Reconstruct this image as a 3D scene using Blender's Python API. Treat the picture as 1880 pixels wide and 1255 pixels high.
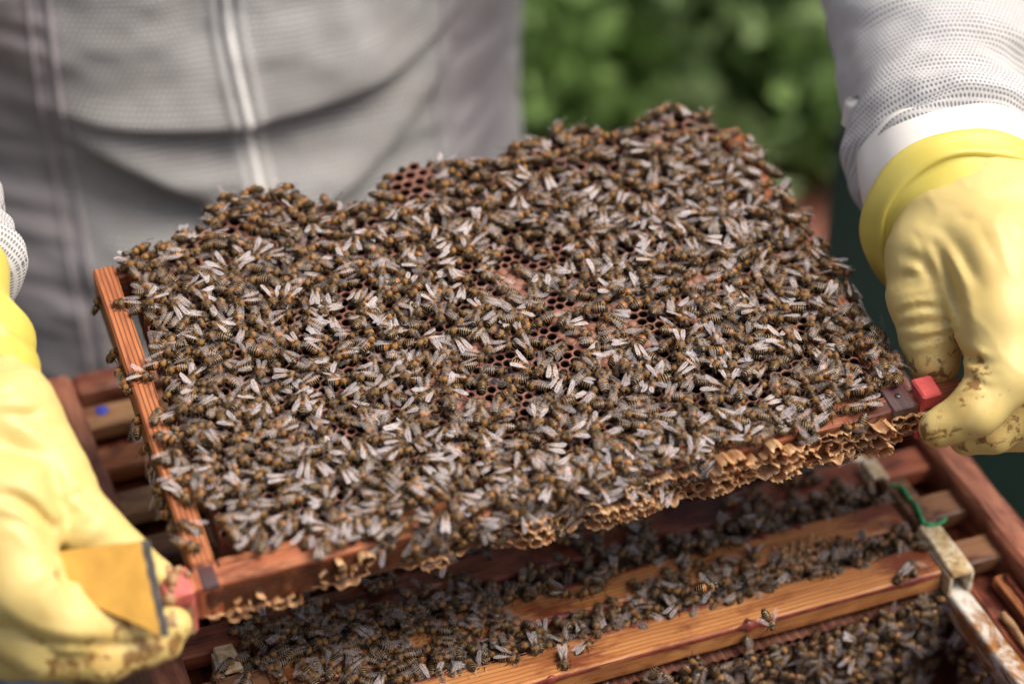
import bpy, math, random
import numpy as np
from mathutils import Matrix, Vector

for o in list(bpy.data.objects): bpy.data.objects.remove(o)
sc = bpy.context.scene
C = sc.collection
MM = 0.001                      # all lengths below are millimetres; meshes are written in metres
rng = np.random.default_rng(7)
R = math.radians

# ------------------------------------------------------------------ camera
CAM = np.array([-396.804, -754.631, 871.964])
CR = np.array([0.928537, -0.369809, 0.032572])     # camera right
CD = np.array([-0.207143, -0.588910, -0.781202])   # camera down
CF = np.array([0.308077, 0.718628, -0.623428])     # camera forward
FPX = 4440.0
cd = bpy.data.cameras.new('camera')
cam = bpy.data.objects.new('camera', cd); C.objects.link(cam)
cd.sensor_width = 36; cd.lens = FPX/1880*36
cd.clip_start = 0.05; cd.clip_end = 200
m = Matrix(((CR[0], -CD[0], -CF[0], CAM[0]*MM), (CR[1], -CD[1], -CF[1], CAM[1]*MM), (CR[2], -CD[2], -CF[2], CAM[2]*MM), (0, 0, 0, 1)))
cam.matrix_world = m
cd.dof.use_dof = True; cd.dof.focus_distance = 1.183; cd.dof.aperture_fstop = 2.9; cd.dof.aperture_blades = 9
sc.camera = cam

# ------------------------------------------------------------------ light
SUN_EL, SUN_AZ = 62.0, 118.0      # azimuth: where the light comes from, clockwise from +Y seen from above
w = bpy.data.worlds.new('World'); sc.world = w; w.use_nodes = True
wt = w.node_tree; wt.nodes.clear()
sky = wt.nodes.new('ShaderNodeTexSky'); sky.sky_type = 'NISHITA'; sky.sun_disc = False
sky.sun_elevation = R(SUN_EL); sky.sun_rotation = R(SUN_AZ); sky.air_density = 0.7; sky.dust_density = 8.0; sky.ozone_density = 0.3
bg = wt.nodes.new('ShaderNodeBackground'); bg.inputs[1].default_value = 0.075
wo = wt.nodes.new('ShaderNodeOutputWorld')
wt.links.new(sky.outputs[0], bg.inputs[0]); wt.links.new(bg.outputs[0], wo.inputs[0])
sl = bpy.data.lights.new('sun', 'SUN'); sl.energy = 1.5; sl.angle = R(35); sl.color = (1.0, 0.93, 0.83)
so = bpy.data.objects.new('sun', sl); C.objects.link(so)
az, el = R(SUN_AZ), R(SUN_EL)
sd = Vector((math.sin(az)*math.cos(el), math.cos(az)*math.cos(el), math.sin(el)))
so.rotation_euler = sd.to_track_quat('Z', 'Y').to_euler(); so.location = (0, 0, 5)
sc.view_settings.view_transform = 'Standard'; sc.view_settings.look = 'None'
sc.view_settings.exposure = 0.92; sc.view_settings.gamma = 1
sc.render.engine = 'CYCLES'
sc.cycles.max_bounces = 6; sc.cycles.diffuse_bounces = 3; sc.cycles.glossy_bounces = 3
sc.cycles.transmission_bounces = 4; sc.cycles.transparent_max_bounces = 12
sc.cycles.use_denoising = True
sc.cycles.sample_clamp_indirect = 8

# ------------------------------------------------------------------ maths helpers
def nrm(v): v = np.asarray(v, float); return v/(np.linalg.norm(v, axis=-1, keepdims=True)+1e-12)
def at(px, py, depth):          # photograph pixel and distance from the camera -> world point (mm)
    return CAM + (CR*(px-940)/FPX + CD*(py-627.5)/FPX + CF)*depth
def onz(px, py, z):
    r = CR*(px-940)/FPX + CD*(py-627.5)/FPX + CF; return CAM + r*(z-CAM[2])/r[2]
def ony(px, py, y):
    r = CR*(px-940)/FPX + CD*(py-627.5)/FPX + CF; return CAM + r*(y-CAM[1])/r[1]
def proj(P):
    q = np.asarray(P, float)-CAM; d = q@CF
    return 940+FPX*(q@CR)/d, 627.5+FPX*(q@CD)/d, d
def sstep(a, b, x): t = np.clip((x-a)/(b-a), 0, 1); return t*t*(3-2*t)
_L = rng.random((64, 64, 64)).astype(np.float32)
def vnoise(p):                  # value noise, -1..1, p (...,3)
    p = np.asarray(p, float); i = np.floor(p).astype(int); f = p-i; f = f*f*(3-2*f); i &= 63; j = (i+1) & 63
    def g(a, b, c): return _L[a, b, c]
    x0, y0, z0 = i[..., 0], i[..., 1], i[..., 2]; x1, y1, z1 = j[..., 0], j[..., 1], j[..., 2]
    fx, fy, fz = f[..., 0], f[..., 1], f[..., 2]
    a = g(x0,y0,z0)*(1-fx)+g(x1,y0,z0)*fx; b = g(x0,y1,z0)*(1-fx)+g(x1,y1,z0)*fx
    c = g(x0,y0,z1)*(1-fx)+g(x1,y0,z1)*fx; d = g(x0,y1,z1)*(1-fx)+g(x1,y1,z1)*fx
    return ((a*(1-fy)+b*fy)*(1-fz)+(c*(1-fy)+d*fy)*fz)*2-1
def fbm(p, n=3): return sum(vnoise(np.asarray(p)*2**k+17.3*k)/2**k for k in range(n))

# ------------------------------------------------------------------ mesh helpers
def mesh(name, V, polys, mats=(), smooth=True, mi=None, attrs=None, uv=None):
    """polys: list of int arrays (n,k); V in mm."""
    me = bpy.data.meshes.new(name)
    V = np.asarray(V, np.float32)*MM
    polys = [np.asarray(p, np.int32) for p in polys if len(p)]
    li = np.concatenate([p.ravel() for p in polys]); tot = np.concatenate([np.full(len(p), p.shape[1], np.int32) for p in polys])
    st = np.concatenate([[0], np.cumsum(tot)[:-1]]).astype(np.int32)
    me.vertices.add(len(V)); me.vertices.foreach_set('co', V.ravel())
    me.loops.add(len(li)); me.loops.foreach_set('vertex_index', li)
    me.polygons.add(len(tot)); me.polygons.foreach_set('loop_start', st); me.polygons.foreach_set('loop_total', tot)
    if mi is not None: me.polygons.foreach_set('material_index', np.asarray(mi, np.int32))
    me.polygons.foreach_set('use_smooth', np.full(len(tot), bool(smooth)))
    for m_ in (mats if isinstance(mats, (list, tuple)) else [mats]): me.materials.append(m_)
    if attrs:
        for k, (ty, a) in attrs.items():
            at_ = me.attributes.new(k, ty, 'POINT'); a = np.asarray(a, np.float32)
            at_.data.foreach_set('color' if ty == 'FLOAT_COLOR' else 'vector' if ty == 'FLOAT_VECTOR' else 'value', a.ravel())
    me.update(calc_edges=True); me.validate()
    return me
def link(name, me, parent=None, mat4=None):
    o = bpy.data.objects.new(name, me); C.objects.link(o)
    if parent is not None: o.parent = parent
    if mat4 is not None: o.matrix_local = mat4
    return o
def obj(name, V, polys, mats=(), parent=None, mat4=None, **k): return link(name, mesh(name, V, polys, mats, **k), parent, mat4)
def tag(o, label=None, cat=None, group=None, kind=None):
    if label: o['label'] = label
    if cat: o['category'] = cat
    if group: o['group'] = group
    if kind: o['kind'] = kind
    return o
def frame4(o_, x, y, z):
    return Matrix(((x[0], y[0], z[0], o_[0]*MM), (x[1], y[1], z[1], o_[1]*MM), (x[2], y[2], z[2], o_[2]*MM), (0, 0, 0, 1)))
def empty(name, loc=(0, 0, 0), mat4=None):
    o = bpy.data.objects.new(name, None); C.objects.link(o); o.empty_display_size = .02
    o.matrix_world = mat4 if mat4 is not None else Matrix.Translation(Vector(loc)*MM)
    return o
class MB:                       # collects shapes into one mesh
    def __init__(s): s.V = []; s.P = {}; s.n = 0; s.mi = {}
    def add(s, V, polys, mi=0):
        V = np.asarray(V, float).reshape(-1, 3); s.V.append(V)
        for p in polys:
            p = np.asarray(p, int)
            if p.size: s.P.setdefault(p.shape[1], []).append(p+s.n); s.mi.setdefault(p.shape[1], []).append(np.full(len(p), mi))
        s.n += len(V)
    def get(s):
        ks = sorted(s.P); return np.concatenate(s.V), [np.concatenate(s.P[k]) for k in ks], np.concatenate([np.concatenate(s.mi[k]) for k in ks])
    def obj(s, name, mats, parent=None, mat4=None, **k):
        V, P, mi = s.get(); return obj(name, V, P, mats, parent, mat4, mi=mi, **k)
def grid_faces(n, m, wrap=False):       # n rows, m columns
    i, j = np.meshgrid(np.arange(n-1), np.arange(m if wrap else m-1), indexing='ij'); i = i.ravel(); j = j.ravel(); k = (j+1) % m
    return np.stack([i*m+j, i*m+k, (i+1)*m+k, (i+1)*m+j], 1)
def bar(lx, ly, lz, bev=.8, wob=.25, seed=0, nx=None):
    """long box along x, rounded edges, slightly uneven; centred."""
    nx = nx or max(3, int(lx/9))
    b = bev; hy, hz = ly/2, lz/2
    sec = np.array([(-hy+b, -hz), (hy-b, -hz), (hy, -hz+b), (hy, hz-b), (hy-b, hz), (-hy+b, hz), (-hy, hz-b), (-hy, -hz+b)])
    xs = np.concatenate([[-lx/2, -lx/2+b], np.linspace(-lx/2+b*2.5, lx/2-b*2.5, nx), [lx/2-b, lx/2]])
    Rg = []
    for k, x in enumerate(xs):
        s = sec.copy()
        if k in (0, len(xs)-1): s = s*np.array([(hy-b)/hy, (hz-b)/hz])
        Rg.append(np.column_stack([np.full(8, x), s]))
    V = np.concatenate(Rg)
    if wob: V[:, 1:] += wob*np.stack([vnoise(V*np.array([.06, .3, .3])+seed*9.1), vnoise(V*np.array([.06, .3, .3])+seed*5.7+30)], 1)
    n = len(xs)
    F = grid_faces(n, 8, True)[:, ::-1]
    caps = [np.arange(8)[None, :], (np.arange(8)+(n-1)*8)[None, ::-1]]
    return V, [F, np.concatenate(caps)[:, ::-1]]
def loft(rings, close=True, cap=False):
    rings = np.asarray(rings); n, m = rings.shape[:2]
    P = [grid_faces(n, m, close)]
    if cap: P.append(np.stack([np.arange(m)[::-1], np.arange(m)+(n-1)*m]))
    return rings.reshape(-1, 3), P
def tube(pts, rad, k=8, cap=True):
    pts = np.asarray(pts, float); t = nrm(np.gradient(pts, axis=0)); rad = np.broadcast_to(rad, len(pts))
    up = np.array([0.13, .31, .94]); e1 = nrm(np.cross(t, up)); e2 = np.cross(t, e1); a = np.linspace(0, 2*np.pi, k, endpoint=False)
    return loft(pts[:, None]+rad[:, None, None]*(np.cos(a)[None, :, None]*e1[:, None]+np.sin(a)[None, :, None]*e2[:, None]), True, cap)
def spline(pts, n):             # Catmull-Rom through rows of pts
    P = np.asarray(pts, float); P = np.vstack([2*P[0]-P[1], P, 2*P[-1]-P[-2]]); m_ = len(P)-3
    t = np.linspace(0, m_-1e-6, n); i = t.astype(int); f = (t-i)[:, None]
    a, b, c, d = P[i], P[i+1], P[i+2], P[i+3]
    return .5*((2*b)+(c-a)*f+(2*a-5*b+4*c-d)*f*f+(3*b-a-3*c+d)*f**3)
def inpoly(x, y, poly):
    poly = np.asarray(poly, float); r = np.zeros(np.shape(x), bool); j = len(poly)-1
    for i in range(len(poly)):
        xi, yi = poly[i]; xj, yj = poly[j]
        r ^= ((yi > y) != (yj > y)) & (x < (xj-xi)*(y-yi)/(yj-yi+1e-12)+xi); j = i
    return r
def surface_net(fn, lo, hi, h):
    lo = np.asarray(lo, float); n = np.ceil((np.asarray(hi)-lo)/h).astype(int)+1
    ax = [lo[k]+h*np.arange(n[k]) for k in range(3)]
    P = np.stack(np.meshgrid(*ax, indexing='ij'), -1).reshape(-1, 3)
    D = fn(P).reshape(n)
    S = D < 0; nx, ny, nz = n-1
    cnt = np.zeros((nx, ny, nz)); acc = np.zeros((nx, ny, nz, 3))
    for axis in range(3):
        for b in range(2):
            for c in range(2):
                o0 = [0, 0, 0]; oth = [k for k in range(3) if k != axis]; o0[oth[0]] = b; o0[oth[1]] = c
                o1 = list(o0); o1[axis] = 1
                A = D[o0[0]:o0[0]+nx, o0[1]:o0[1]+ny, o0[2]:o0[2]+nz]; B = D[o1[0]:o1[0]+nx, o1[1]:o1[1]+ny, o1[2]:o1[2]+nz]
                cr = (A < 0) != (B < 0); t = np.where(cr, A/(A-B+1e-20), 0)
                cnt += cr
                for k in range(3): acc[..., k] += cr*(o0[k] if k != axis else t)
    act = cnt > 0; idx = -np.ones(act.shape, int); idx[act] = np.arange(act.sum())
    ii = np.argwhere(act); V = lo+h*(ii+acc[act]/cnt[act][:, None])
    Q = []
    for axis in range(3):
        o1, o2 = [(1, 2), (2, 0), (0, 1)][axis]
        sl0 = [slice(None)]*3; sl1 = [slice(None)]*3; sl0[axis] = slice(0, -1); sl1[axis] = slice(1, None)
        for k in (o1, o2): sl0[k] = slice(1, -1); sl1[k] = slice(1, -1)
        a = S[tuple(sl0)]; b = S[tuple(sl1)]
        e = np.argwhere(a != b); 
        if not len(e): continue
        fl = a[tuple(e.T)]
        e = e.copy(); e[:, o1] += 1; e[:, o2] += 1
        q = []
        for d1, d2 in ((-1, -1), (0, -1), (0, 0), (-1, 0)):
            g = e.copy(); g[:, o1] += d1; g[:, o2] += d2; q.append(idx[tuple(g.T)])
        q = np.stack(q, 1); q[~fl] = q[~fl][:, ::-1]; Q.append(q)
    return V, [np.concatenate(Q)]

# ------------------------------------------------------------------ material helpers
class NT:
    def __init__(s, name):
        s.m = bpy.data.materials.new(name); s.m.use_nodes = True; s.t = s.m.node_tree; s.t.nodes.clear()
        s.out = s.t.nodes.new('ShaderNodeOutputMaterial')
    def n(s, ty, props=None, out=0, **inp):
        nd = s.t.nodes.new('ShaderNode'+ty)
        for k, v in (props or {}).items(): setattr(nd, k, v)
        for k, v in inp.items():
            k = k.replace('_', ' ') if not k.startswith('i') or not k[1:].isdigit() else int(k[1:])
            s_ = nd.inputs[k]
            if isinstance(v, bpy.types.NodeSocket): s.t.links.new(v, s_)
            elif isinstance(v, bpy.types.Node): s.t.links.new(v.outputs[0], s_)
            else: s_.default_value = v
        return nd.outputs[out]
    def math(s, op, a, b=0.0, clamp=False): return s.n('Math', dict(operation=op, use_clamp=clamp), i0=a, i1=b)
    def mix(s, f, a, b):
        nd = s.t.nodes.new('ShaderNodeMix'); nd.data_type = 'RGBA'
        for k, v in ((0, f), (6, a), (7, b)):
            if isinstance(v, bpy.types.NodeSocket): s.t.links.new(v, nd.inputs[k])
            else: nd.inputs[k].default_value = v if k == 0 else (*v[:3], 1)
        return nd.outputs[2]
    def ramp(s, f, stops, interp='LINEAR'):
        nd = s.t.nodes.new('ShaderNodeValToRGB'); s.t.links.new(f, nd.inputs[0]); cr = nd.color_ramp; cr.interpolation = interp
        while len(cr.elements) < len(stops): cr.elements.new(.5)
        for e, (p, c) in zip(cr.elements, stops): e.position = p; e.color = (*c, 1) if not np.isscalar(c) else (c, c, c, 1)
        return nd.outputs[0]
    def co(s, kind='Object', scale=(1, 1, 1), loc=(0, 0, 0)):
        tc = s.t.nodes.new('ShaderNodeTexCoord'); return s.n('Mapping', Vector=tc.outputs[kind], Scale=scale, Location=loc)
    def noise(s, vec, scale, detail=4, rough=.55, dist=0.0): return s.n('TexNoise', Vector=vec, Scale=scale, Detail=detail, Roughness=rough, Distortion=dist)
    def bump(s, h, strength=.3, dist=.001): return s.n('Bump', Height=h, Strength=strength, Distance=dist)
    def attr(s, name, out=0): 
        nd = s.t.nodes.new('ShaderNodeAttribute'); nd.attribute_name = name; return nd.outputs[out]
    def bsdf(s, **k):
        b = s.n('BsdfPrincipled', **k); s.t.links.new(b, s.out.inputs[0]); return s.m

def wood(name, light, mid, dark, stain=(.09, .02, .012), stain_amt=.5, lines=0.0, pitch=2.2, rough=.6, seed=0.0, cross=(220, 220), axis='Y'):
    t = NT(name)
    v = t.co('Object', (14, cross[0], cross[1]), (seed, seed*2, seed*3))
    g = t.noise(v, 1.0, 6, .6, .6)
    col = t.ramp(g, [(.25, dark), (.45, mid), (.72, light)])
    if lines:
        v2 = t.co('Object', (1, 1, 1), (0, seed*.0013, 0))
        wv = t.n('TexWave', dict(wave_type='BANDS', bands_direction=axis, wave_profile='SIN'), out=1, Vector=v2, Scale=2*math.pi/(20*pitch*MM), Distortion=1.0, Detail=2.0, Detail_Scale=.25)
        col = t.mix(t.math('MULTIPLY', t.ramp(wv, [(.0, 1.0), (.32, .15), (.5, 0.0)]), lines), col, dark)
    v3 = t.co('Object', (22, 60, 60), (seed+3, 1, 2))
    st = t.noise(v3, 1.0, 5, .65)
    sm = t.ramp(st, [(.58-.18*stain_amt, 0.0), (.72-.16*stain_amt, 1.0)])
    col = t.mix(t.math('MULTIPLY', sm, .85), col, stain)
    h = t.math('ADD', g, t.math('MULTIPLY', st, .6))
    rg = t.ramp(st, [(.3, rough), (.7, rough*.62)])
    return t.bsdf(Base_Color=col, Roughness=rg, Normal=t.bump(h, .5, .0008))
def plain(name, col, rough=.5, metal=0.0, vary=.25, scale=60, bump=.15, **k):
    t = NT(name); n_ = t.noise(t.co('Object'), scale, 5, .6)
    c = t.mix(t.ramp(n_, [(.3, 0.0), (.7, 1.0)]), tuple(x*(1-vary) for x in col), tuple(min(1, x*(1+vary*.6)) for x in col))
    return t.bsdf(Base_Color=c, Roughness=t.ramp(n_, [(.3, rough*.85), (.7, min(1, rough*1.15))]), Metallic=metal, Normal=t.bump(n_, bump, .0006), **k)

M = {}
M['bar_orange'] = wood('orange_wood', (.56, .235, .095), (.45, .15, .052), (.13, .038, .02), stain=(.12, .028, .018), stain_amt=.34, lines=.95, pitch=2.3, cross=(120, 120), axis='Z')
M['bar_top'] = wood('top_bar_wood', (.56, .22, .10), (.42, .13, .055), (.14, .035, .018), stain=(.055, .014, .010), stain_amt=.62, lines=.35, pitch=3.0)
M['bar_pale'] = wood('pale_pine', (.66, .32, .11), (.54, .22, .07), (.22, .07, .025), stain=(.14, .022, .014), stain_amt=.52, lines=.6, pitch=2.6, seed=4.0)
M['bar_brown'] = wood('brown_wood', (.33, .17, .085), (.24, .11, .05), (.09, .034, .018), stain=(.05, .014, .010), stain_amt=.65, lines=.3, pitch=3.0, seed=2.0)
M['bar_red'] = wood('reddened_wood', (.40, .135, .06), (.27, .07, .032), (.09, .02, .012), stain=(.045, .008, .006), stain_amt=.75, lines=.2, pitch=3.0, seed=6.0)
M['bar_tan'] = wood('tan_wood', (.55, .33, .17), (.44, .24, .115), (.24, .11, .05), stain=(.16, .06, .03), stain_amt=.2, lines=.3, pitch=3.0, seed=8.0)
M['wall_wood'] = wood('hive_wall_wood', (.42, .18, .105), (.30, .11, .06), (.11, .036, .02), stain=(.10, .02, .014), stain_amt=.68, lines=.25, pitch=4.0, seed=11.0)
M['joint'] = wood('dark_joint_wood', (.13, .085, .085), (.075, .045, .045), (.03, .017, .016), stain=(.10, .03, .03), stain_amt=.35, lines=.4, pitch=1.4, rough=.45, seed=3.0)

def fabric(name, base, hole, pitch, dirt=.3, depth=.6, weave=True):
    """open-weave suit cloth: rows of small dimples on the cloth's own UV (mm)."""
    t = NT(name)
    uvn = t.attr('cloth', 1)
    s = t.n('VectorMath', dict(operation='SCALE'), i0=uvn, Scale=1.0/pitch)
    se = t.n('SeparateXYZ', i0=s)
    x = se.node.outputs[0]; y = se.node.outputs[1]
    row = t.math('FLOOR', y); odd = t.math('MULTIPLY', t.math('MODULO', t.math('ABSOLUTE', row), 2.0), .5)
    fx = t.math('SUBTRACT', t.math('FRACT', t.math('ADD', x, odd)), .5); fy = t.math('SUBTRACT', t.math('FRACT', y), .5)
    d = t.math('SQRT', t.math('ADD', t.math('MULTIPLY', fx, fx), t.math('MULTIPLY', fy, fy)))
    hm = t.n('MapRange', dict(clamp=True), Value=d, From_Min=.20, From_Max=.36)
    dn = t.noise(t.co('Object'), 28, 5, .6)
    b2 = t.mix(t.math('MULTIPLY', t.ramp(dn, [(.45, 0.0), (.75, 1.0)]), dirt), base, tuple(c*k for c, k in zip(base, (.68, .62, .50))))
    c = t.mix(hm, hole, b2) if weave else b2
    fine = t.noise(t.co('Object'), 900, 2, .6)
    h = t.math('ADD', t.math('MULTIPLY', hm, 1.0 if weave else 0.0), t.math('MULTIPLY', fine, .5))
    return t.bsdf(Base_Color=c, Roughness=.9, Sheen_Weight=.15, Normal=t.bump(h, depth, .0006))
M['mesh_white'] = fabric('white_mesh_cloth', (.66, .66, .67), (.26, .27, .28), 2.6, .45, .9)
M['mesh_grey'] = fabric('grey_mesh_cloth', (.45, .455, .46), (.12, .12, .12), 3.4, .4)
M['suit_plain'] = fabric('plain_grey_cloth', (.36, .34, .36), (.3, .3, .3), 2.0, .35, .3, weave=False)
M['zip'] = plain('zip_white', (.80, .80, .79), .4)
M['liner'] = plain('white_rubber', (.86, .85, .80), .5, vary=.05, scale=30, bump=.05)

t = NT('yellow_rubber')
P_ = t.co('Object')
st = t.attr('stain', 2)
n1 = t.noise(P_, 150, 7, .68, .4); n2 = t.noise(P_, 22, 4, .6); n3 = t.noise(P_, 420, 4, .6)
base = t.mix(t.ramp(n2, [(.35, 0.0), (.65, 1.0)]), (.70, .535, .185), (.74, .59, .23))
f1 = t.math('ADD', n1, t.math('MULTIPLY', t.math('SUBTRACT', st, 1.0), .26))
mk = t.ramp(f1, [(.47, 0.0), (.54, 1.0)])
f2 = t.math('ADD', t.noise(P_, 60, 6, .62), t.math('MULTIPLY', t.math('SUBTRACT', st, 1.0), .22))
base = t.mix(t.math('MULTIPLY', t.ramp(f2, [(.40, 0.0), (.62, 1.0)]), .6), base, (.66, .38, .085))
col = t.mix(t.math('MULTIPLY', mk, .85), base, (.19, .075, .018))
hh = t.math('ADD', t.math('MULTIPLY', n3, .35), n2)
M['glove'] = t.bsdf(Base_Color=col, Roughness=t.ramp(n2, [(.3, .42), (.7, .52)]), Subsurface_Weight=.12, Subsurface_Radius=(.004, .003, .001), Subsurface_Scale=1.0,
                    Coat_Weight=.06, Coat_Roughness=.35, Normal=t.bump(hh, .10, .0006))
t = NT('yellow_rubber_cuff')
v = t.co('Object'); n2 = t.noise(v, 26, 4, .6)
col = t.mix(t.ramp(n2, [(.35, 0.0), (.65, 1.0)]), (.70, .585, .10), (.74, .635, .15))
M['cuff'] = t.bsdf(Base_Color=col, Roughness=.45, Subsurface_Weight=.1, Subsurface_Radius=(.004, .003, .001), Normal=t.bump(t.noise(v, 500, 3), .12, .0006))

t = NT('bee_body')
c = t.attr('col'); al = t.attr('col', 3)
n_ = t.noise(t.co('Object'), 2600, 2, .6)
M['bee'] = t.bsdf(Base_Color=t.mix(.25, c, t.n('MixRGB', dict(blend_type='MULTIPLY'), Fac=1.0, Color1=c, Color2=t.ramp(n_, [(.3, .35), (.7, 1.6)]))), Roughness=al, Normal=t.bump(n_, .25, .0002))
t = NT('bee_wing')
wv = t.attr('wing', 1); sp = t.n('SeparateXYZ', i0=wv)
wu, wy, wt_ = sp.node.outputs[0], sp.node.outputs[1], sp.node.outputs[2]
v = t.n('CombineXYZ', X=t.math('MULTIPLY', wu, .45), Y=t.math('MULTIPLY', wy, 2.2), Z=t.math('MULTIPLY', wt_, 40.0))
streak = t.noise(v, 2.0, 3, .6)
wc = t.mix(t.ramp(streak, [(.42, 0.0), (.62, 1.0)]), (.74, .69, .73), (.50, .40, .33))
wc = t.mix(t.ramp(wu, [(.25, 1.0), (.9, 0.0)]), wc, (.50, .33, .20))       # brown wing roots
body_a = t.math('MULTIPLY', t.ramp(wu, [(.1, .35), (.8, 1.0)]), t.math('MULTIPLY', wt_, t.ramp(streak, [(.25, 1.1), (.75, .6)])))
M['wing'] = t.bsdf(Base_Color=wc, Roughness=.34, Alpha=body_a, IOR=1.45, Specular_IOR_Level=.5, Normal=t.bump(streak, .25, .0003))

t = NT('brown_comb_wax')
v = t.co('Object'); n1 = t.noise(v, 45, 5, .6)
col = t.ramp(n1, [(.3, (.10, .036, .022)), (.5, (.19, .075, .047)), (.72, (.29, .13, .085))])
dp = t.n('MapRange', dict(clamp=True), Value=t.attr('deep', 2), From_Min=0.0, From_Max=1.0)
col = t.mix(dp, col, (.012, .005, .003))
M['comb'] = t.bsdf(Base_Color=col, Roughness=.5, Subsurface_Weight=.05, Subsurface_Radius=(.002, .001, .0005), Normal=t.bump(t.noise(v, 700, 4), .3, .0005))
t = NT('brood_cap_wax')
v = t.co('Object'); n1 = t.noise(v, 300, 4, .6); n0 = t.noise(v, 20, 2)
col = t.mix(t.ramp(n0, [(.35, 0.0), (.65, 1.0)]), t.ramp(n1, [(.3, (.19, .078, .045)), (.7, (.33, .15, .092))]), (.28, .13, .08))
M['cap'] = t.bsdf(Base_Color=col, Roughness=.6, Normal=t.bump(t.noise(v, 900, 4), .5, .0006))
t = NT('amber_wax')
v = t.co('Object'); n1 = t.noise(v, 90, 5, .6)
col = t.ramp(n1, [(.28, (.26, .11, .05)), (.5, (.55, .295, .14)), (.75, (.74, .50, .30))])
M['wax'] = t.bsdf(Base_Color=col, Roughness=.42, Subsurface_Weight=.35, Subsurface_Radius=(.004, .002, .0008), Subsurface_Scale=1.0, Normal=t.bump(t.noise(v, 500, 4), .3, .0006))
M['wax_old'] = plain('old_wax', (.42, .24, .12), .6, vary=.5, scale=120, bump=.4)
M['red'] = plain('red_plastic', (.74, .11, .10), .45, vary=.3, scale=90, bump=.2)
M['pink'] = plain('waxy_pink_plastic', (.66, .17, .15), .5, vary=.5, scale=110, bump=.4)
M['green'] = plain('green_plastic', (.02, .30, .10), .4, vary=.3)
M['nail'] = plain('steel_nail', (.10, .10, .11), .4, .8)
M['tool_paint'] = plain('ochre_paint', (.58, .31, .035), .42, vary=.22, scale=70, bump=.12)
M['tool_steel'] = plain('dark_steel', (.022, .018, .016), .55, .0, vary=.4)
M['green_hive'] = plain('dark_green_paint', (.012, .045, .038), .45, vary=.2, scale=15)
M['lid'] = plain('grey_felt', (.16, .16, .17), .8)
M['white_paint'] = plain('white_paint', (.62, .62, .60), .6, vary=.25, scale=25)
t = NT('rusty_white_metal')
v = t.co('Object', (40, 40, 130)); n1 = t.noise(v, 1.0, 6, .65, .5); n2 = t.noise(t.co('Object'), 160, 5, .6)
rs = t.ramp(t.math('ADD', n1, t.math('MULTIPLY', n2, .15)), [(.50, 0.0), (.62, 1.0)])
col = t.mix(rs, t.ramp(n2, [(.3, (.52, .50, .43)), (.7, (.72, .72, .68))]), t.ramp(n2, [(.3, (.16, .05, .015)), (.7, (.42, .20, .06))]))
M['runner'] = t.bsdf(Base_Color=col, Roughness=.55, Normal=t.bump(rs, .3, .0006))
t = NT('spacer_waxed')
n1 = t.noise(t.co('Object'), 140, 6, .65, .5)
col = t.ramp(n1, [(.3, (.24, .11, .04)), (.46, (.60, .44, .22)), (.6, (.74, .70, .58))])
M['spacer'] = t.bsdf(Base_Color=col, Roughness=.5, Normal=t.bump(n1, .5, .001))
# ------------------------------------------------------------------ setting
GZ = -620.0
t = NT('dark_soil')
v = t.co('Object'); n1 = t.noise(v, 5, 6, .65); n2 = t.noise(v, 60, 5, .6)
col = t.mix(t.ramp(n1, [(.42, 0.0), (.60, 1.0)]), t.ramp(n2, [(.3, (.035, .020, .014)), (.7, (.11, .065, .045))]), t.ramp(n2, [(.3, (.05, .07, .02)), (.7, (.13, .13, .06))]))
M['soil'] = t.bsdf(Base_Color=col, Roughness=.95, Normal=t.bump(n2, .8, .02))
n = 61; g = np.linspace(-1, 1, n); gx = np.sign(g)*np.abs(g)**3*60000
X, Y = np.meshgrid(gx, gx, indexing='ij'); Z = GZ+12*vnoise(np.stack([X*.004, Y*.004, 0*X], -1))
tag(obj('ground', np.stack([X, Y, Z], -1).reshape(-1, 3), [grid_faces(n, n)[:, ::-1]], M['soil']), 'dark earth with patches of moss behind the hive', 'ground', kind='structure')

def box8(mb, x0, x1, y0, y1, z0, z1, bev=1.0, wob=.3, mi=0, seed=0):
    """box whose long axis is found by itself; appended in world axes."""
    d = np.array([x1-x0, y1-y0, z1-z0]); c_ = np.array([(x0+x1)/2, (y0+y1)/2, (z0+z1)/2]); a = int(np.argmax(d)); p = [a, (a+1) % 3, (a+2) % 3]
    V, P = bar(d[p[0]], d[p[1]], d[p[2]], min(bev, d.min()*.3), wob, seed); W = np.zeros_like(V); W[:, p] = V
    mb.add(W+c_, P, mi)
def plank(name, parent, x0, x1, y0, y1, z0, z1, mat, bev=1.0, wob=.3, seed=0):
    """one board with its own axes (x along the grain), so the wood grain runs lengthwise."""
    d = np.array([x1-x0, y1-y0, z1-z0]); c_ = np.array([(x0+x1)/2, (y0+y1)/2, (z0+z1)/2]); a = int(np.argmax(d))
    e = np.eye(3); p = [a, (a+1) % 3, (a+2) % 3]
    V, P = bar(d[p[0]], d[p[1]], d[p[2]], min(bev, d.min()*.3), wob, seed)
    return obj(name, V, P, mat, parent, frame4(c_, e[p[0]], e[p[1]], e[p[2]]), smooth=False)

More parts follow.
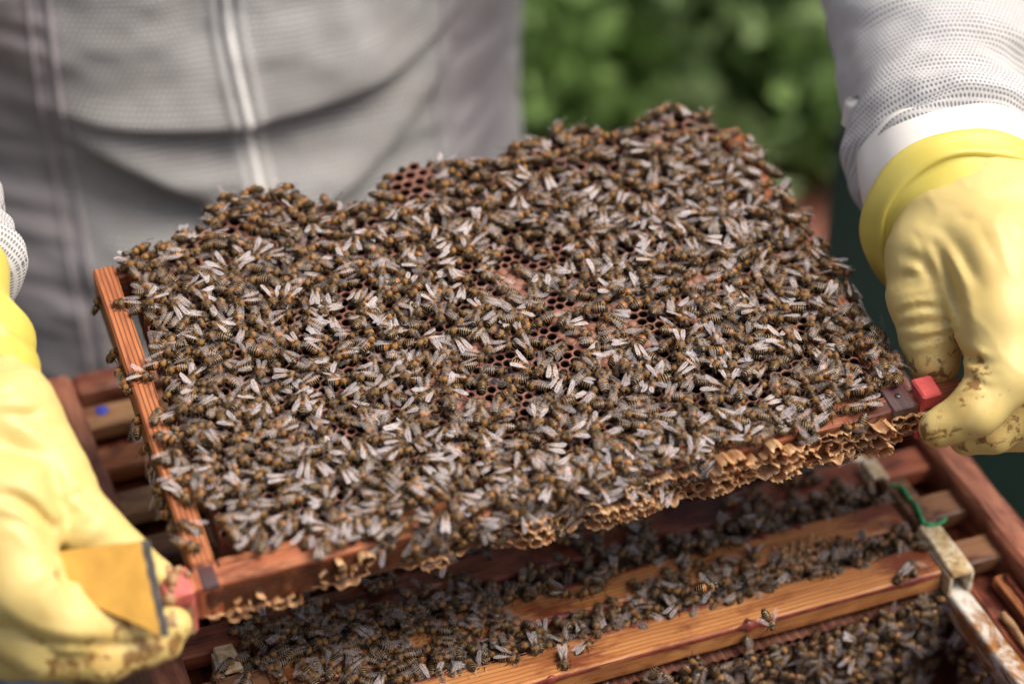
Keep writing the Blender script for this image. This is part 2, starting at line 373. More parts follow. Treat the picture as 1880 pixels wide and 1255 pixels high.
# ------------------------------------------------------------------ the open hive
M['crust'] = plain('propolis_crust', (.20, .04, .025), .4, vary=.7, scale=150, bump=.5)
hive = tag(empty('hive_box', (0, 0, 0)), 'open wooden hive box full of frames below the lifted frame', 'beehive')
plank('wall', hive, 213, 231, -262, 298, -225, 8, M['wall_wood'], 2.5, .9, 1)
plank('wall', hive, -231, -214, -262, 298, -225, 8, M['wall_wood'], 2.5, .9, 2)
plank('wall', hive, -214, 213, 281, 297.5, -225, 7, M['wall_wood'], 2.5, .9, 3)
plank('wall', hive, -214, 213, -261, -244, -225, 7, M['wall_wood'], 2.5, .9, 4)
plank('ledge', hive, 191.5, 213, -243, 280, -60, -15.5, M['bar_red'], 1.5, .8, 5)
plank('ledge', hive, -214, -191.5, -243, 280, -60, -15.5, M['bar_red'], 1.5, .8, 6)
plank('rail', hive, 203, 212.5, -243, -8, -15, -6, M['bar_orange'], 1.5, .9, 7)
plank('floor', hive, -213.8, 212.8, -243.8, 280.8, -240, -222, M['bar_brown'], 1, .5, 8)
for s in (1, -1):
    mb = MB(); L = np.linspace(-240, 278, 60)
    sec = np.array([(-1, -25), (-1, -13), (-.2, -11.2), (1.2, -11.2), (11, -13.2), (11, -14.4), (1.6, -12.6), (.6, -13.4), (.6, -25)])
    rg = np.stack([np.column_stack([s*(178.6+sec[:, 0])+.5*vnoise(np.column_stack([sec*.1, np.full(9, y*.05)])), np.full(9, y), sec[:, 1]+.6*vnoise(np.array([[y*.06, s, 0]]))]) for y in L])
    V, P = loft(rg, True, True); mb.add(V, P)
    mb.obj('metal_runner', [M['runner']], hive)
for s in (1, -1):      # stray strips of wax along the right ledge
    mb = MB()
    V, P = tube(spline([(208 if s > 0 else 197, y, -4+vnoise(np.array([y*.07, s, 3.])) if s > 0 else -12) for y in np.linspace(-200, -12 if s > 0 else -30, 14)], 60), 1.2 if s > 0 else 2.0, 6); mb.add(V+.8*np.stack([vnoise(V*.2), vnoise(V*.2+9), vnoise(V*.2+5)], 1), P)
    mb.obj('propolis_line', [M['crust'] if s > 0 else M['wax_old']], hive)
low = tag(empty('lower_hive_box', (0, 0, -240)), 'white painted lower hive box under the wooden one', 'beehive')
plank('wall', low, 211, 233, -264, 300, -180, -1, M['white_paint'], 2, .5, 1).location.z
plank('wall', low, -243, -215, -264, 300, -180, -1, M['white_paint'], 2, .5, 2)
plank('wall', low, -214.5, 210.5, 280, 300, -180, -2, M['white_paint'], 2, .5, 3)
plank('wall', low, -214.5, 210.5, -264, -244, -180, -2, M['white_paint'], 2, .5, 4)
stand = tag(empty('hive_stand', (0, 0, GZ)), 'low timber stand carrying the hive boxes', 'stand')
for x in (-190, 150):
    for y in (-230, 250): plank('leg', stand, x, x+45, y, y+45, 0, 160, M['bar_brown'], 2, .5)
plank('rail', stand, -235, 235, -232, -185, 160, 198, M['bar_brown'], 2, .5); plank('rail', stand, -235, 235, 248, 295, 160, 198, M['bar_brown'], 2, .5)

# ---- comb: every cell a real hexagonal pit
CAPS = []
def comb_mesh(inside, pitch, hfun, depth, skirt, u0, u1, v0, v1, hole=.425, capfun=None, jitter=.05):
    Rr = pitch/math.sqrt(3); rows = int((v1-v0)/(pitch*.866))+1; cols = int((u1-u0)/pitch)+2
    cen = []
    for r in range(rows):
        for c_ in range(cols):
            cen.append((u0+(c_+.5*(r % 2))*pitch, v0+r*pitch*.866))
    cen = np.array(cen); cen = cen[inside(cen[:, 0], cen[:, 1])]
    def warp(p): return p+jitter*pitch*np.stack([vnoise(np.column_stack([p*.13, 0*p[:, :1]])), vnoise(np.column_stack([p*.13, 0*p[:, :1]+7.7]))], 1)*2
    a6 = np.pi/6+np.arange(6)*np.pi/3
    out12 = []
    for k in range(6):
        p, q = np.array([np.cos(a6[k]), np.sin(a6[k])])*Rr, np.array([np.cos(a6[(k+1) % 6]), np.sin(a6[(k+1) % 6])])*Rr
        out12 += [p, (p+q)/2]
    out12 = np.array(out12); a12 = np.pi/6+np.arange(12)*np.pi/6
    N = len(cen); O = warp((cen[:, None]+out12[None]).reshape(-1, 2)).reshape(N, 12, 2)
    cw = O.mean(1); rh = pitch*hole*(1+.08*rng.standard_normal(N))[:, None, None]
    circ = np.stack([np.cos(a12), np.sin(a12)], -1)[None]
    sq = 1+.05*rng.standard_normal((N, 1, 2))
    H1 = cw[:, None]+circ*rh*sq; H2 = cw[:, None]+circ*rh*.93*sq
    h0 = hfun(O[..., 0], O[..., 1])+.22*vnoise(np.dstack([O*.7, 0*O[..., :1]])); h1 = hfun(H1[..., 0], H1[..., 1])-.12
    hb = hfun(cw[:, 0], cw[:, 1])[:, None]-depth*(1+.08*rng.standard_normal((N, 1)))
    Vs = np.concatenate([np.dstack([O, h0]), np.dstack([H1, h1]), np.dstack([H2, h1-depth*.1]), np.dstack([H2, np.broadcast_to(hb, (N, 12))]), np.dstack([cw[:, None], hb-.6])], 1)
    K = 49; V = Vs.reshape(-1, 3); b = (np.arange(N)*K)[:, None]
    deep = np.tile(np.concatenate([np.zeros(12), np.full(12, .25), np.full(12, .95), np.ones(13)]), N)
    Q, T, mi = [], [], []
    for k in range(12):
        l = (k+1) % 12
        for lay in range(3): Q.append(b+np.array([[12*lay+k, 12*lay+l, 12*lay+12+l, 12*lay+12+k]]))
        T.append(b+np.array([[36+k, 36+l, 48]]))
    Q = np.concatenate(Q); T = np.concatenate(T)
    # outer skirt on cells with a missing neighbour
    key = {(round(x*10), round(y*10)) for x, y in cen}; SV, SQ = [], []
    for i, (x, y) in enumerate(cen):
        for k in range(6):
            am = a6[k]+np.pi/6
            if not any((round((x+pitch*np.cos(am))*10)+dx, round((y+pitch*np.sin(am))*10)+dy) in key for dx in (-1, 0, 1) for dy in (-1, 0, 1)):
                pr = [Vs[i, (2*k+j) % 12] for j in range(3)]
                nb = len(V)+len(SV)
                for p in pr: SV += [p, p-np.array([0, 0, skirt*.5])+np.array([np.cos(am), np.sin(am), 0])*.6, p-np.array([0, 0, skirt])]
                for j in range(2):
                    for l in range(2): SQ.append((nb+3*j+l, nb+3*j+3+l, nb+3*j+4+l, nb+3*j+1+l))
    if SV: V = np.vstack([V, np.array(SV)]); deep = np.concatenate([deep, np.full(len(SV), .15)]); Q = np.vstack([Q, np.array(SQ)])
    caps = None
    if capfun is not None:
        m_ = capfun(cw[:, 0], cw[:, 1]); caps = np.column_stack([cw[m_], h1[m_].mean(1), rh[m_][:, 0, 0]])
    return V, [T, Q[:, ::-1]], deep, caps

# ---- the lifted frame: local axes u (along its top bar), v (towards its far edge), n (up out of the comb)
FO = np.array([-38.627, 4.1055, 114.933]); FU = np.array([.99787, -.038855, .052394]); FV = np.array([.032771, .993128, .112348]); FN = np.array([-.056399, -.110392, .992287])
FM = frame4(FO, FU, FV, FN)
def FW(u, v, n_=0): return FO+np.multiply.outer(u, FU)+np.multiply.outer(v, FV)+np.multiply.outer(n_, FN)
def uv_px(px, py, h=0):
    r = CR*(px-940)/FPX + CD*(py-627.5)/FPX + CF; P = CAM+r*((FN@FO+h)-FN@CAM)/(FN@r)-FO; return P@FU, P@FV
fr = tag(empty('brood_frame', mat4=FM), 'lifted brood frame with bee-covered comb held level by both gloves', 'hive frame')
def fboard(name, u0, u1, v0, v1, n0, n1, mat, bev=.8, wob=.25, seed=0, parent=fr): return plank(name, parent, u0, u1, v0, v1, n0, n1, mat, bev, wob, seed)
fboard('top_bar', -216, 216, 0, 10.5, -22.5, -.6, M['bar_top'], 1.0, .35, 1)
fboard('side_bar', -178, -167, 14.6, 217, -22, 0, M['bar_orange'], .9, .3, 2)
fboard('side_bar', 167, 178, 14.6, 217, -22, 0, M['bar_orange'], .9, .3, 3)
fboard('bottom_bar', -166.9, 166.9, 208, 216, -9, -.8, M['bar_top'], .9, .3, 4)
fboard('bottom_bar', -166.9, 166.9, 208, 216, -21, -13, M['bar_top'], .9, .3, 5)
fboard('front_strip', -166, 163, 10.8, 15.5, -8, -1.2, M['bar_orange'], .8, .3, 9)
for s in (-1, 1):
    j = fboard('joint_block', s*172.5-(6.3 if s > 0 else 3.6), s*172.5+(6.3 if s > 0 else 4.2), -.9, 14.4 if s > 0 else 11.5, -5 if s > 0 else -2.5, .5, M['joint'], .7, .3, 6)
    fboard('side_bar_end', s*172.5-5.6, s*172.5+5.6, -.5, 14.5, -22, -5.4 if s > 0 else -.15, M['bar_top'], .7, .3, 16)
    if s < 0: continue
    mb = MB(); a = np.linspace(0, 2*np.pi, 12, endpoint=False)
    rr = np.array([0.01, 1.2, 1.6, 1.7]); hh = np.array([.55, .5, .3, -.3])
    V, P = loft(np.stack([np.column_stack([r*np.cos(a), r*np.sin(a), np.full(12, h)]) for r, h in zip(rr, hh)])); mb.add(V+np.array([s*172.5, 7.5, .55]), P)
    mb.obj('nail', [M['nail']], fr)
OUT = np.array([(-160,202),(-157,215),(-130,219),(-113,222),(-105,240),(-86,242),(-66,231),(-46,217),(-35,209),(-23,216),(-13,233),(-1,238),(11,229),(25,226),(40,225),(59,228),(73,233),(91,230),(109,219),(127,225),(141,232),(153,228),(161,217),(163,205)], float)
def hcomb(u, v):
    e = np.minimum(np.minimum(u+166, 166-u)/25, 1); e = np.clip(e, 0, 1)
    return .6+2.2*e+1.6*vnoise(np.stack([u*.018, v*.018, 0*u+3], -1))+np.where(v > 200, 1.0, 0)+3.2*sstep(195, 235, v)*sstep(90, 150, u)
BARE = [(755,330,52,56),(880,312,26,20),(425,415,26,22),(795,480,50,28),(960,500,85,55),(1010,455,40,24),(915,690,95,60),(1020,640,80,45),(1190,590,75,40),(860,560,40,24),(640,560,22,16),(1290,520,30,18),(1000,560,60,40),(1338,238,30,22)]
def bare(u, v):
    x, y, _ = proj(FW(u, v, 3+0*np.asarray(u))); r = np.zeros(np.shape(u))
    for a, b, rx, ry in BARE: r = np.maximum(r, np.clip(1.35-np.hypot((x-a)/rx, (y-b)/ry), 0, 1))
    return r
def capf(u, v): return (bare(u, v) > .05) & (vnoise(np.stack([u*.05, v*.05, 0*u+11.], -1)) > -.02) & (v < 150) & (u > -40)
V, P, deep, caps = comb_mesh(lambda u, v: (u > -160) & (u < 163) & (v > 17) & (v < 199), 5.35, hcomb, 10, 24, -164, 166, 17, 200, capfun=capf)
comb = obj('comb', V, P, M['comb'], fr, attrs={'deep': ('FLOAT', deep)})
poly = np.vstack([OUT, [(163, 200), (-160, 200)]])
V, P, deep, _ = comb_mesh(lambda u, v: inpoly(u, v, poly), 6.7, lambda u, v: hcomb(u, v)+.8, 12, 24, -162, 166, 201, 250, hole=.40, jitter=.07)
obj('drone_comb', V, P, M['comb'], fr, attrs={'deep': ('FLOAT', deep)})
# capped cells in the open patches: one shared dome, each its own piece
a = np.linspace(0, 2*np.pi, 12, endpoint=False)
capme = []
for q in range(3):
    rr = [1.12, 1.0, .6]; hh = [-.25, .12, .5+.12*q]
    V = np.vstack([np.column_stack([r*np.cos(a)*(1+.05*rng.standard_normal(12)), r*np.sin(a)*(1+.05*rng.standard_normal(12)), h+.05*rng.standard_normal(12)]) for r, h in zip(rr, hh)]+[np.array([[0, 0, .45+.2*q]])])
    F4 = grid_faces(3, 12, True); T3 = np.array([[24+k, 24+(k+1) % 12, 36] for k in range(12)])
    capme.append(mesh('cell_cap', V, [T3, F4], M['cap']))
caps = caps[np.argsort(-bare(caps[:, 0], caps[:, 1]))][:230]
for i, (u, v, h, r) in enumerate(caps):
    o = bpy.data.objects.new('cell_cap', capme[i % 3]); C.objects.link(o); o.parent = comb
    o.matrix_local = Matrix.Translation((u*MM, v*MM, h*MM)) @ Matrix.Diagonal((r, r, 1.2, 1)) @ Matrix.Rotation(i*1.7, 4, 'Z')

# ---- torn wax cells along the outer face of the lifted top bar (face normal -v)
def wax_walls(cells, pitch, hmax, lean=(0, 0, 0), th=.26, drop=.06, seed=0):
    """cells: (p,q) hexagon centres on a plane; thin jagged walls rising along +z of that plane."""
    Rr = pitch/math.sqrt(3); a6 = np.pi/6+np.arange(6)*np.pi/3; seen = {}; mb = MB(); r_ = np.random.default_rng(seed)
    for (cx, cy) in cells:
        for k in range(6):
            p = np.array([cx+Rr*np.cos(a6[k]), cy+Rr*np.sin(a6[k])]); q = np.array([cx+Rr*np.cos(a6[(k+1) % 6]), cy+Rr*np.sin(a6[(k+1) % 6])])
            key = tuple(np.round((p+q)*4).astype(int))
            if any((key[0]+i, key[1]+j) in seen for i in (-1, 0, 1) for j in (-1, 0, 1)): continue
            seen[key] = 1
            if r_.random() < drop: continue
            m_ = 5; f = np.linspace(0, 1, m_)[:, None]; L = p*(1-f)+q*f; nn = nrm(np.array([-(q-p)[1], (q-p)[0]])); L = L+nn*(.035*pitch*np.sin(np.pi*f)*r_.normal())
            hN = vnoise(np.column_stack([L*.055, np.full(m_, seed*3.3)])); h = np.clip(hmax*(.62+.75*hN+.13*r_.standard_normal(m_)), .5, hmax*1.35)
            ln = np.asarray(lean)
            lay = []
            for fr_ in (0, .5, 1.0):
                z = h*fr_; w_ = th*(1.35-.55*fr_)
                base = np.column_stack([L, np.zeros(m_)])+np.column_stack([ln[0]*z, ln[1]*z, z])
                base[:, :2] += nn*(vnoise(np.column_stack([L*.25, z*.25+seed]))[:, None]*.5*fr_)
                lay.append((base, w_))
            ring = [np.column_stack([b[:, :2]+nn*w_, b[:, 2]]) for b, w_ in lay]+[np.column_stack([b[:, :2]-nn*w_, b[:, 2]]) for b, w_ in lay[::-1]]
            V = np.stack(ring, 0).reshape(-1, 3); mb.add(V, [grid_faces(6, m_)])
    return mb
def hexcells(x0, x1, y0, y1, pitch, keep, seed=0):
    r_ = np.random.default_rng(seed); out = []
    for r in range(int((y1-y0)/(pitch*.866))+1):
        for c_ in range(int((x1-x0)/pitch)+1):
            x, y = x0+(c_+.5*(r % 2))*pitch, y0+r*pitch*.866
            if x <= x1 and r_.random() < keep(x, y): out.append((x, y))
    return out
# plane axes for that face: p = u, q = n, outwards = -v  -> local matrix under the frame
WM = Matrix(((1, 0, 0, 0), (0, 0, -1, 0.0002), (0, 1, 0, 0), (0, 0, 0, 1)))
def waxpatch(u0, u1, n0, n1, h, dens, seed, pitch=5.6, lean=(0, .35, 0), drop=.06):
    cs = hexcells(u0, u1, n0, n1, pitch, lambda x, y: 1.0 if vnoise(np.array([x*.045, y*.09, 4.7])) > 1.0-2*dens else 0.0, seed)
    if not cs: return
    wax_walls(cs, pitch, h, lean, drop=drop, seed=seed).obj('torn_wax', [M['wax']], fr, WM)
waxpatch(104, 163, -20.5, -3.0, 8.5, .82, 3, 7.0, drop=.14)
waxpatch(72, 108, -19, -1.5, 9.0, .76, 4, 6.6, drop=.14)
waxpatch(163, 186, -20, -5, 5.0, .75, 5, 6.6)
waxpatch(20, 72, -22, -6, 8.0, .62, 6, 6.0)
waxpatch(-44, 20, -22, -8, 7.5, .58, 7, 6.0)
waxpatch(-96, -44, -22, -6, 6.5, .48, 10, 6.2, drop=.2)
waxpatch(-130, -94, -20, -7, 7.0, .52, 8, 7.4, drop=.42)
waxpatch(-184, -132, -23, -14, 5.0, .55, 9, 7.0, drop=.4)
# torn ledges of wax along the lower edge of that face
for k, (u0, u1, n0, hh_) in enumerate([(112, 158, -20.5, 6), (76, 106, -18.5, 7), (20, 60, -21.5, 6), (-36, 8, -21.5, 6.5), (-84, -50, -21.5, 5), (-128, -98, -19.5, 5.5), (-178, -136, -21.5, 4.5), (128, 176, -9.5, 4.5)]):
    m_ = int((u1-u0)/1.3); x = np.linspace(u0, u1, m_); ed = np.minimum(1, np.minimum(x-u0, u1-x)/6)
    jag = hh_*ed*np.clip(.65+.45*vnoise(np.column_stack([x*.16, 0*x, 0*x+k*3.1]))+.35*vnoise(np.column_stack([x*.55, 0*x+5, 0*x+k])), .08, 1.5); wv2 = 1.6*np.sin(x*2*np.pi/6.6)*ed+1.2*vnoise(np.column_stack([x*.1, 0*x+9, 0*x+k]))
    rows_ = []
    for f_, th_ in ((0, .5), (.5, .4), (1, .18)): rows_.append((np.column_stack([x, -.2-jag*f_, n0+wv2*(.4+.6*f_)+.8*f_]), th_))
    ring_w = [p_+np.array([0, 0, t_]) for p_, t_ in rows_]+[p_-np.array([0, 0, t_]) for p_, t_ in rows_[::-1]]
    obj('wax_ledge', np.stack(ring_w, 0).reshape(-1, 3), [grid_faces(6, m_)[:, ::-1]], M['wax'], fr)
# a dark skin of propolis under the wax
mb = MB(); uu = np.linspace(-176, 186, 150); qq = np.linspace(-22.2, -3, 10)
A, B = np.meshgrid(uu, qq, indexing='ij'); th = .5+.9*np.clip(fbm(np.stack([A*.05, B*.12, 0*A], -1)), -.3, 1); th[:, 0] = th[:, -1] = -.3; th[0] = th[-1] = -.3
mb.add(np.stack([A, -th-.2, B], -1).reshape(-1, 3), [grid_faces(150, 10)])
t = NT('dark_propolis'); v = t.co('Object'); n1 = t.noise(v, 70, 6, .65)
M['propolis'] = t.bsdf(Base_Color=t.ramp(n1, [(.32, (.030, .010, .006)), (.55, (.13, .042, .018)), (.75, (.36, .15, .05))]), Roughness=.35, Normal=t.bump(t.noise(v, 300, 5), .5, .001))
mb.obj('propolis_skin', [M['propolis']], fr)

# ---- plastic spacers on the lugs of the lifted frame
def spacer(name, label, mat, u0, u1, v0, v1, n0, n1, seed, lumps=0):
    e = tag(empty(name, mat4=FM @ Matrix.Translation(((u0+u1)/2*MM, (v0+v1)/2*MM, n0*MM))), label, 'spacer', None)
    H = n1-n0; W_ = u1-u0; D = v1-v0
    mb = MB(); box8(mb, -W_/2, W_/2, -D/2, D/2, 0, H, 1.0, .2, 0, seed); mb.obj('sleeve', [mat], e, smooth=False)
    mb = MB(); box8(mb, -W_/2+1.5, W_/2-1.5, -D/2-1.6, -D/2-.05, 1, H*.72, .5, .5, 0, seed); mb.obj('wax_smear', [M['wax_old']], e)
    if lumps:
        mb = MB(); r_ = np.random.default_rng(seed)
        for k in range(lumps):
            c_ = np.array([r_.uniform(-W_/2, W_/2), r_.uniform(-D/2-2, D/2), H+r_.uniform(-1, 2)]); s = r_.uniform(1.6, 3.2)
            th_, ph = np.meshgrid(np.linspace(0.01, np.pi-.01, 7), np.linspace(0, 2*np.pi, 9)[:-1], indexing='ij')
            S = np.stack([np.sin(th_)*np.cos(ph), np.sin(th_)*np.sin(ph), np.cos(th_)], -1); S = S*(1+.3*vnoise(S*1.7+k*3))[..., None]*s
            mb.add(c_+S.reshape(-1, 3), [grid_faces(7, 8, True)[:, ::-1]])
        mb.obj('wax_lump', [M['wax_old']], e)
    return e
spacer('frame_spacer', 'red plastic spacer block on the frame lug by the gloved thumb', M['red'], 181, 191.5, -1.8, 11.8, -25, 5.6, 1, 0)
spacer('frame_spacer', 'waxy pink plastic spacer at the blurred near corner of the lifted frame', M['pink'], -193.5, -180.5, -3, 13, -27, 2.5, 2, 9)

# ---- frames standing in the hive
def hive_frame(k, mat, label, lugmat=None, front_comb=False, side=True):
    y0 = k*37.0-2; y1 = y0+20
    e = tag(empty('brood_frame', (0, (y0+y1)/2, -216)), label, 'hive frame', 'frames standing in the open hive')
    c_ = (y0+y1)/2
    def pb(name, x0, x1, ya, yb, z0, z1, m_, sd=0): return plank(name, e, x0, x1, ya-c_, yb-c_, z0+216, z1+216, m_, 1.2, .6, sd+k*3)
    tb = pb('top_bar', -176, 176, y0, y1, -13.5, 0, mat, 1)
    for s in (-1, 1):
        pb('lug', min(s*176.3, s*216), max(s*176.3, s*216), y0+.6, y1-.6, -11, -.6, lugmat or mat, 2+s)
        pb('side_bar', min(s*167, s*177), max(s*167, s*177), y0, y1, -214, -13.9, M['bar_brown'], 5+s)
    if k < 4:
        mb = MB(); r_ = np.random.default_rng(50+k)
        for ed in (-1, 1):
            m_ = 200; x = np.linspace(-170, 172, m_); a_ = np.clip(vnoise(np.column_stack([x*.045, 0*x+k*2.2, 0*x+ed]))*1.6+.25, 0, 1)*np.clip(.6+.8*vnoise(np.column_stack([x*.35, 0*x, 0*x+k])), .15, 1.4)
            w_ = 4.2*a_; h_ = 1.5*a_
            yy = ed*10.3; sec_ = [np.column_stack([x, np.full(m_, yy)+ed*.5*a_, np.full(m_, 216-3.0)-2*a_]), np.column_stack([x, np.full(m_, yy)+ed*.7*a_, 216+h_*.6-.4]), np.column_stack([x, yy-ed*w_*.5, 216+h_-.4]), np.column_stack([x, yy-ed*w_-ed*.3, np.full(m_, 216-.6)])]
            F_ = grid_faces(4, m_); mb.add(np.stack(sec_, 0).reshape(-1, 3), [F_ if ed < 0 else F_[:, ::-1]])
        mb.obj('propolis_crust', [M['crust']], e)
    pb('bottom_bar', -166.5, 166.5, y0+4, y1-4, -214, -206, M['bar_brown'], 8)
    if not front_comb:
        mb = MB(); xs = np.linspace(-165, 165, 60); zs = np.linspace(-204, -14.5, 30)
        for sg in (-1, 1):
            A, B = np.meshgrid(xs, zs, indexing='ij'); yy = sg*(10.5+1.5*vnoise(np.stack([A*.03, B*.03, 0*A+k+sg], -1))); 
            F_ = grid_faces(60, 30); mb.add(np.stack([A, yy, B+216], -1).reshape(-1, 3), [F_ if sg < 0 else F_[:, ::-1]])
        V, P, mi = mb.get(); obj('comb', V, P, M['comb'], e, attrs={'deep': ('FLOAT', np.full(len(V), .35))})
    else:
        V, P, deep, _ = comb_mesh(lambda u, v: (u > -163) & (u < 164) & (v > 0) & (v < 120), 5.35, lambda u, v: 12.5+1.5*vnoise(np.stack([u*.02, v*.02, 0*u], -1)), 8, 20, -163, 165, 0, 120)
        obj('comb', V, P, M['wax_old'] if False else M['comb'], e, Matrix(((1, 0, 0, 0), (0, 0, -1, 0), (0, 1, 0, .216-.0145-.122), (0, 0, 0, 1))), attrs={'deep': ('FLOAT', deep*.9)})
    return e
hive_frame(0, M['bar_pale'], 'frontmost frame in the hive with clean pale pine top bar', M['bar_brown'], True)
hive_frame(1, M['bar_pale'], 'second hive frame from the front, bees clustered along its bar', M['bar_brown'])
hive_frame(2, M['bar_red'], 'third hive frame from the front, reddened bar under the lifted frame', M['bar_red'])
hive_frame(3, M['bar_red'], 'dark stained hive frame just in front of the tan one')
hive_frame(4, M['bar_brown'], 'brown hive frame between the tan one and the reddened one', M['bar_brown'])
hive_frame(5, M['bar_tan'], 'hive frame with plain tan lug beside the forearm of the glove', M['bar_tan'])
hive_frame(6, M['bar_orange'], 'hive frame with orange stained lug, second from the rear wall', M['bar_orange'])
b7 = hive_frame(7, M['bar_brown'], 'rear hive frame with a blue paint dot on its lug', M['bar_tan'])
c_ = onz(187, 752, 0.0); a = np.linspace(0, 2*np.pi, 20, endpoint=False); rr = 3.4*(1+.12*np.sin(3*a+1))
mb = MB(); top = np.column_stack([rr*np.cos(a), rr*np.sin(a), np.full(20, .35)]); bot = top*[1.06, 1.06, 0]; mb.add(np.vstack([bot, top, [[0, 0, .4]]]), [grid_faces(2, 20, True), np.array([[20+k, 20+(k+1) % 20, 40] for k in range(20)])])
mb.obj('paint_dot', [plain('blue_paint', (.04, .08, .62), .5)], b7, Matrix.Translation((c_[0]*MM, (c_[1]-7*37-8)*MM, (216-.3)*MM)))

# ---- spacers and clips in the hive
def hspacer(x0, x1, y0, y1, z0, z1, mat, label, seed):
    e = tag(empty('frame_spacer', ((x0+x1)/2, (y0+y1)/2, z0)), label, 'spacer')
    W_, D, H = x1-x0, y1-y0, z1-z0
    mb = MB(); box8(mb, -W_/2, W_/2, -D/2, D/2, H-3.2, H, .8, .7, 0, seed); mb.obj('top_plate', [mat], e, smooth=False)
    for s in (-1, 1):
        mb = MB(); box8(mb, s*W_/2-1.2, s*W_/2+1.2, -D/2+.5, D/2-.5, 0, H-3.4, .5, .5, 0, seed+s); mb.obj('side_plate', [mat], e, smooth=False)
    return e
hspacer(177.5, 190, -9, 30, -14, 3.5, M['spacer'], 'white waxed spacer on the front frame lug beside the metal runner', 1)
hspacer(178, 190.5, 31, 68, -14, 3.0, M['bar_brown'], 'brown waxed spacer behind the white one with green twine beside it', 2)
hspacer(172, 181, 69, 84, -16, 6.5, M['spacer'], 'small pale yellow spacer upright under the lifted frame', 3)
p = onz(418, 1208, 2)
hspacer(p[0]-5, p[0]+5, p[1]-9, p[1]+9, -16, 3, M['spacer'], 'pale greenish spacer clip below the curled glove fingers', 4)
gp = [onz(x, y, 4.5) for x, y in ((1638, 889), (1655, 895), (1668, 912), (1680, 925), (1690, 945), (1697, 960), (1712, 962), (1730, 958), (1736, 950))]
V, P = tube(spline(gp, 50), 1.1+.5*vnoise(np.column_stack([np.arange(50)*.4, np.zeros(50), np.zeros(50)])), 7); V += .5*np.stack([vnoise(V*.5), vnoise(V*.5+4), vnoise(V*.5+8)], 1)
tag(obj('green_twine', V, P, M['green']), 'thin green twine lying between two spacers in the hive', 'twine')
# burr comb cells standing in the gaps
def burr(px, py, z, nx_, ny_, h, seed, rot=0.0, keep=.9):
    c_ = onz(px, py, z); r_ = np.random.default_rng(seed)
    cs = hexcells(-nx_*2.7, nx_*2.7, -ny_*2.4, ny_*2.4, 5.4, lambda x, y: keep, seed)
    return wax_walls(cs, 5.4, h, (0, 0, 0), th=.5, drop=.08, seed=seed), frame4(c_, (math.cos(rot), math.sin(rot), 0), (-math.sin(rot), math.cos(rot), 0), (0, 0, 1))
M['wax_pale'] = plain('pale_burr_wax', (.55, .33, .16), .55, vary=.45, scale=140, bump=.4)
for i, (px, py, nx_, ny_, h, lab) in enumerate([(1500, 1012, 10, 2, 6, 'row of pale wax cells standing in the gap behind the front bar'), (1445, 1040, 4, 2, 7, 'two torn wax cells in the gap beside the pale wax row'), (985, 1110, 5, 3, 5, 'crumbled wax ridge across the second bar'),
        (1140, 1105, 4, 2, 6, 'open wax cell with a dark hole between the front two bars'), (745, 1190, 5, 2, 6, 'broken wax cells among bees low on the second bar'), (880, 1245, 5, 2, 5, 'wax fragments on the near end of the front pine bar'), (1345, 1060, 4, 2, 5, 'wax scraps beside the bees in front of the pale wax row')]):
    b, m4 = burr(px, py, -5, nx_, ny_, h, 20+i, rng.normal()*.1); V, P, mi = b.get()
    tag(link('burr_comb', mesh('burr_comb', V, P, M['wax_pale']), None, m4), lab, 'burr comb')
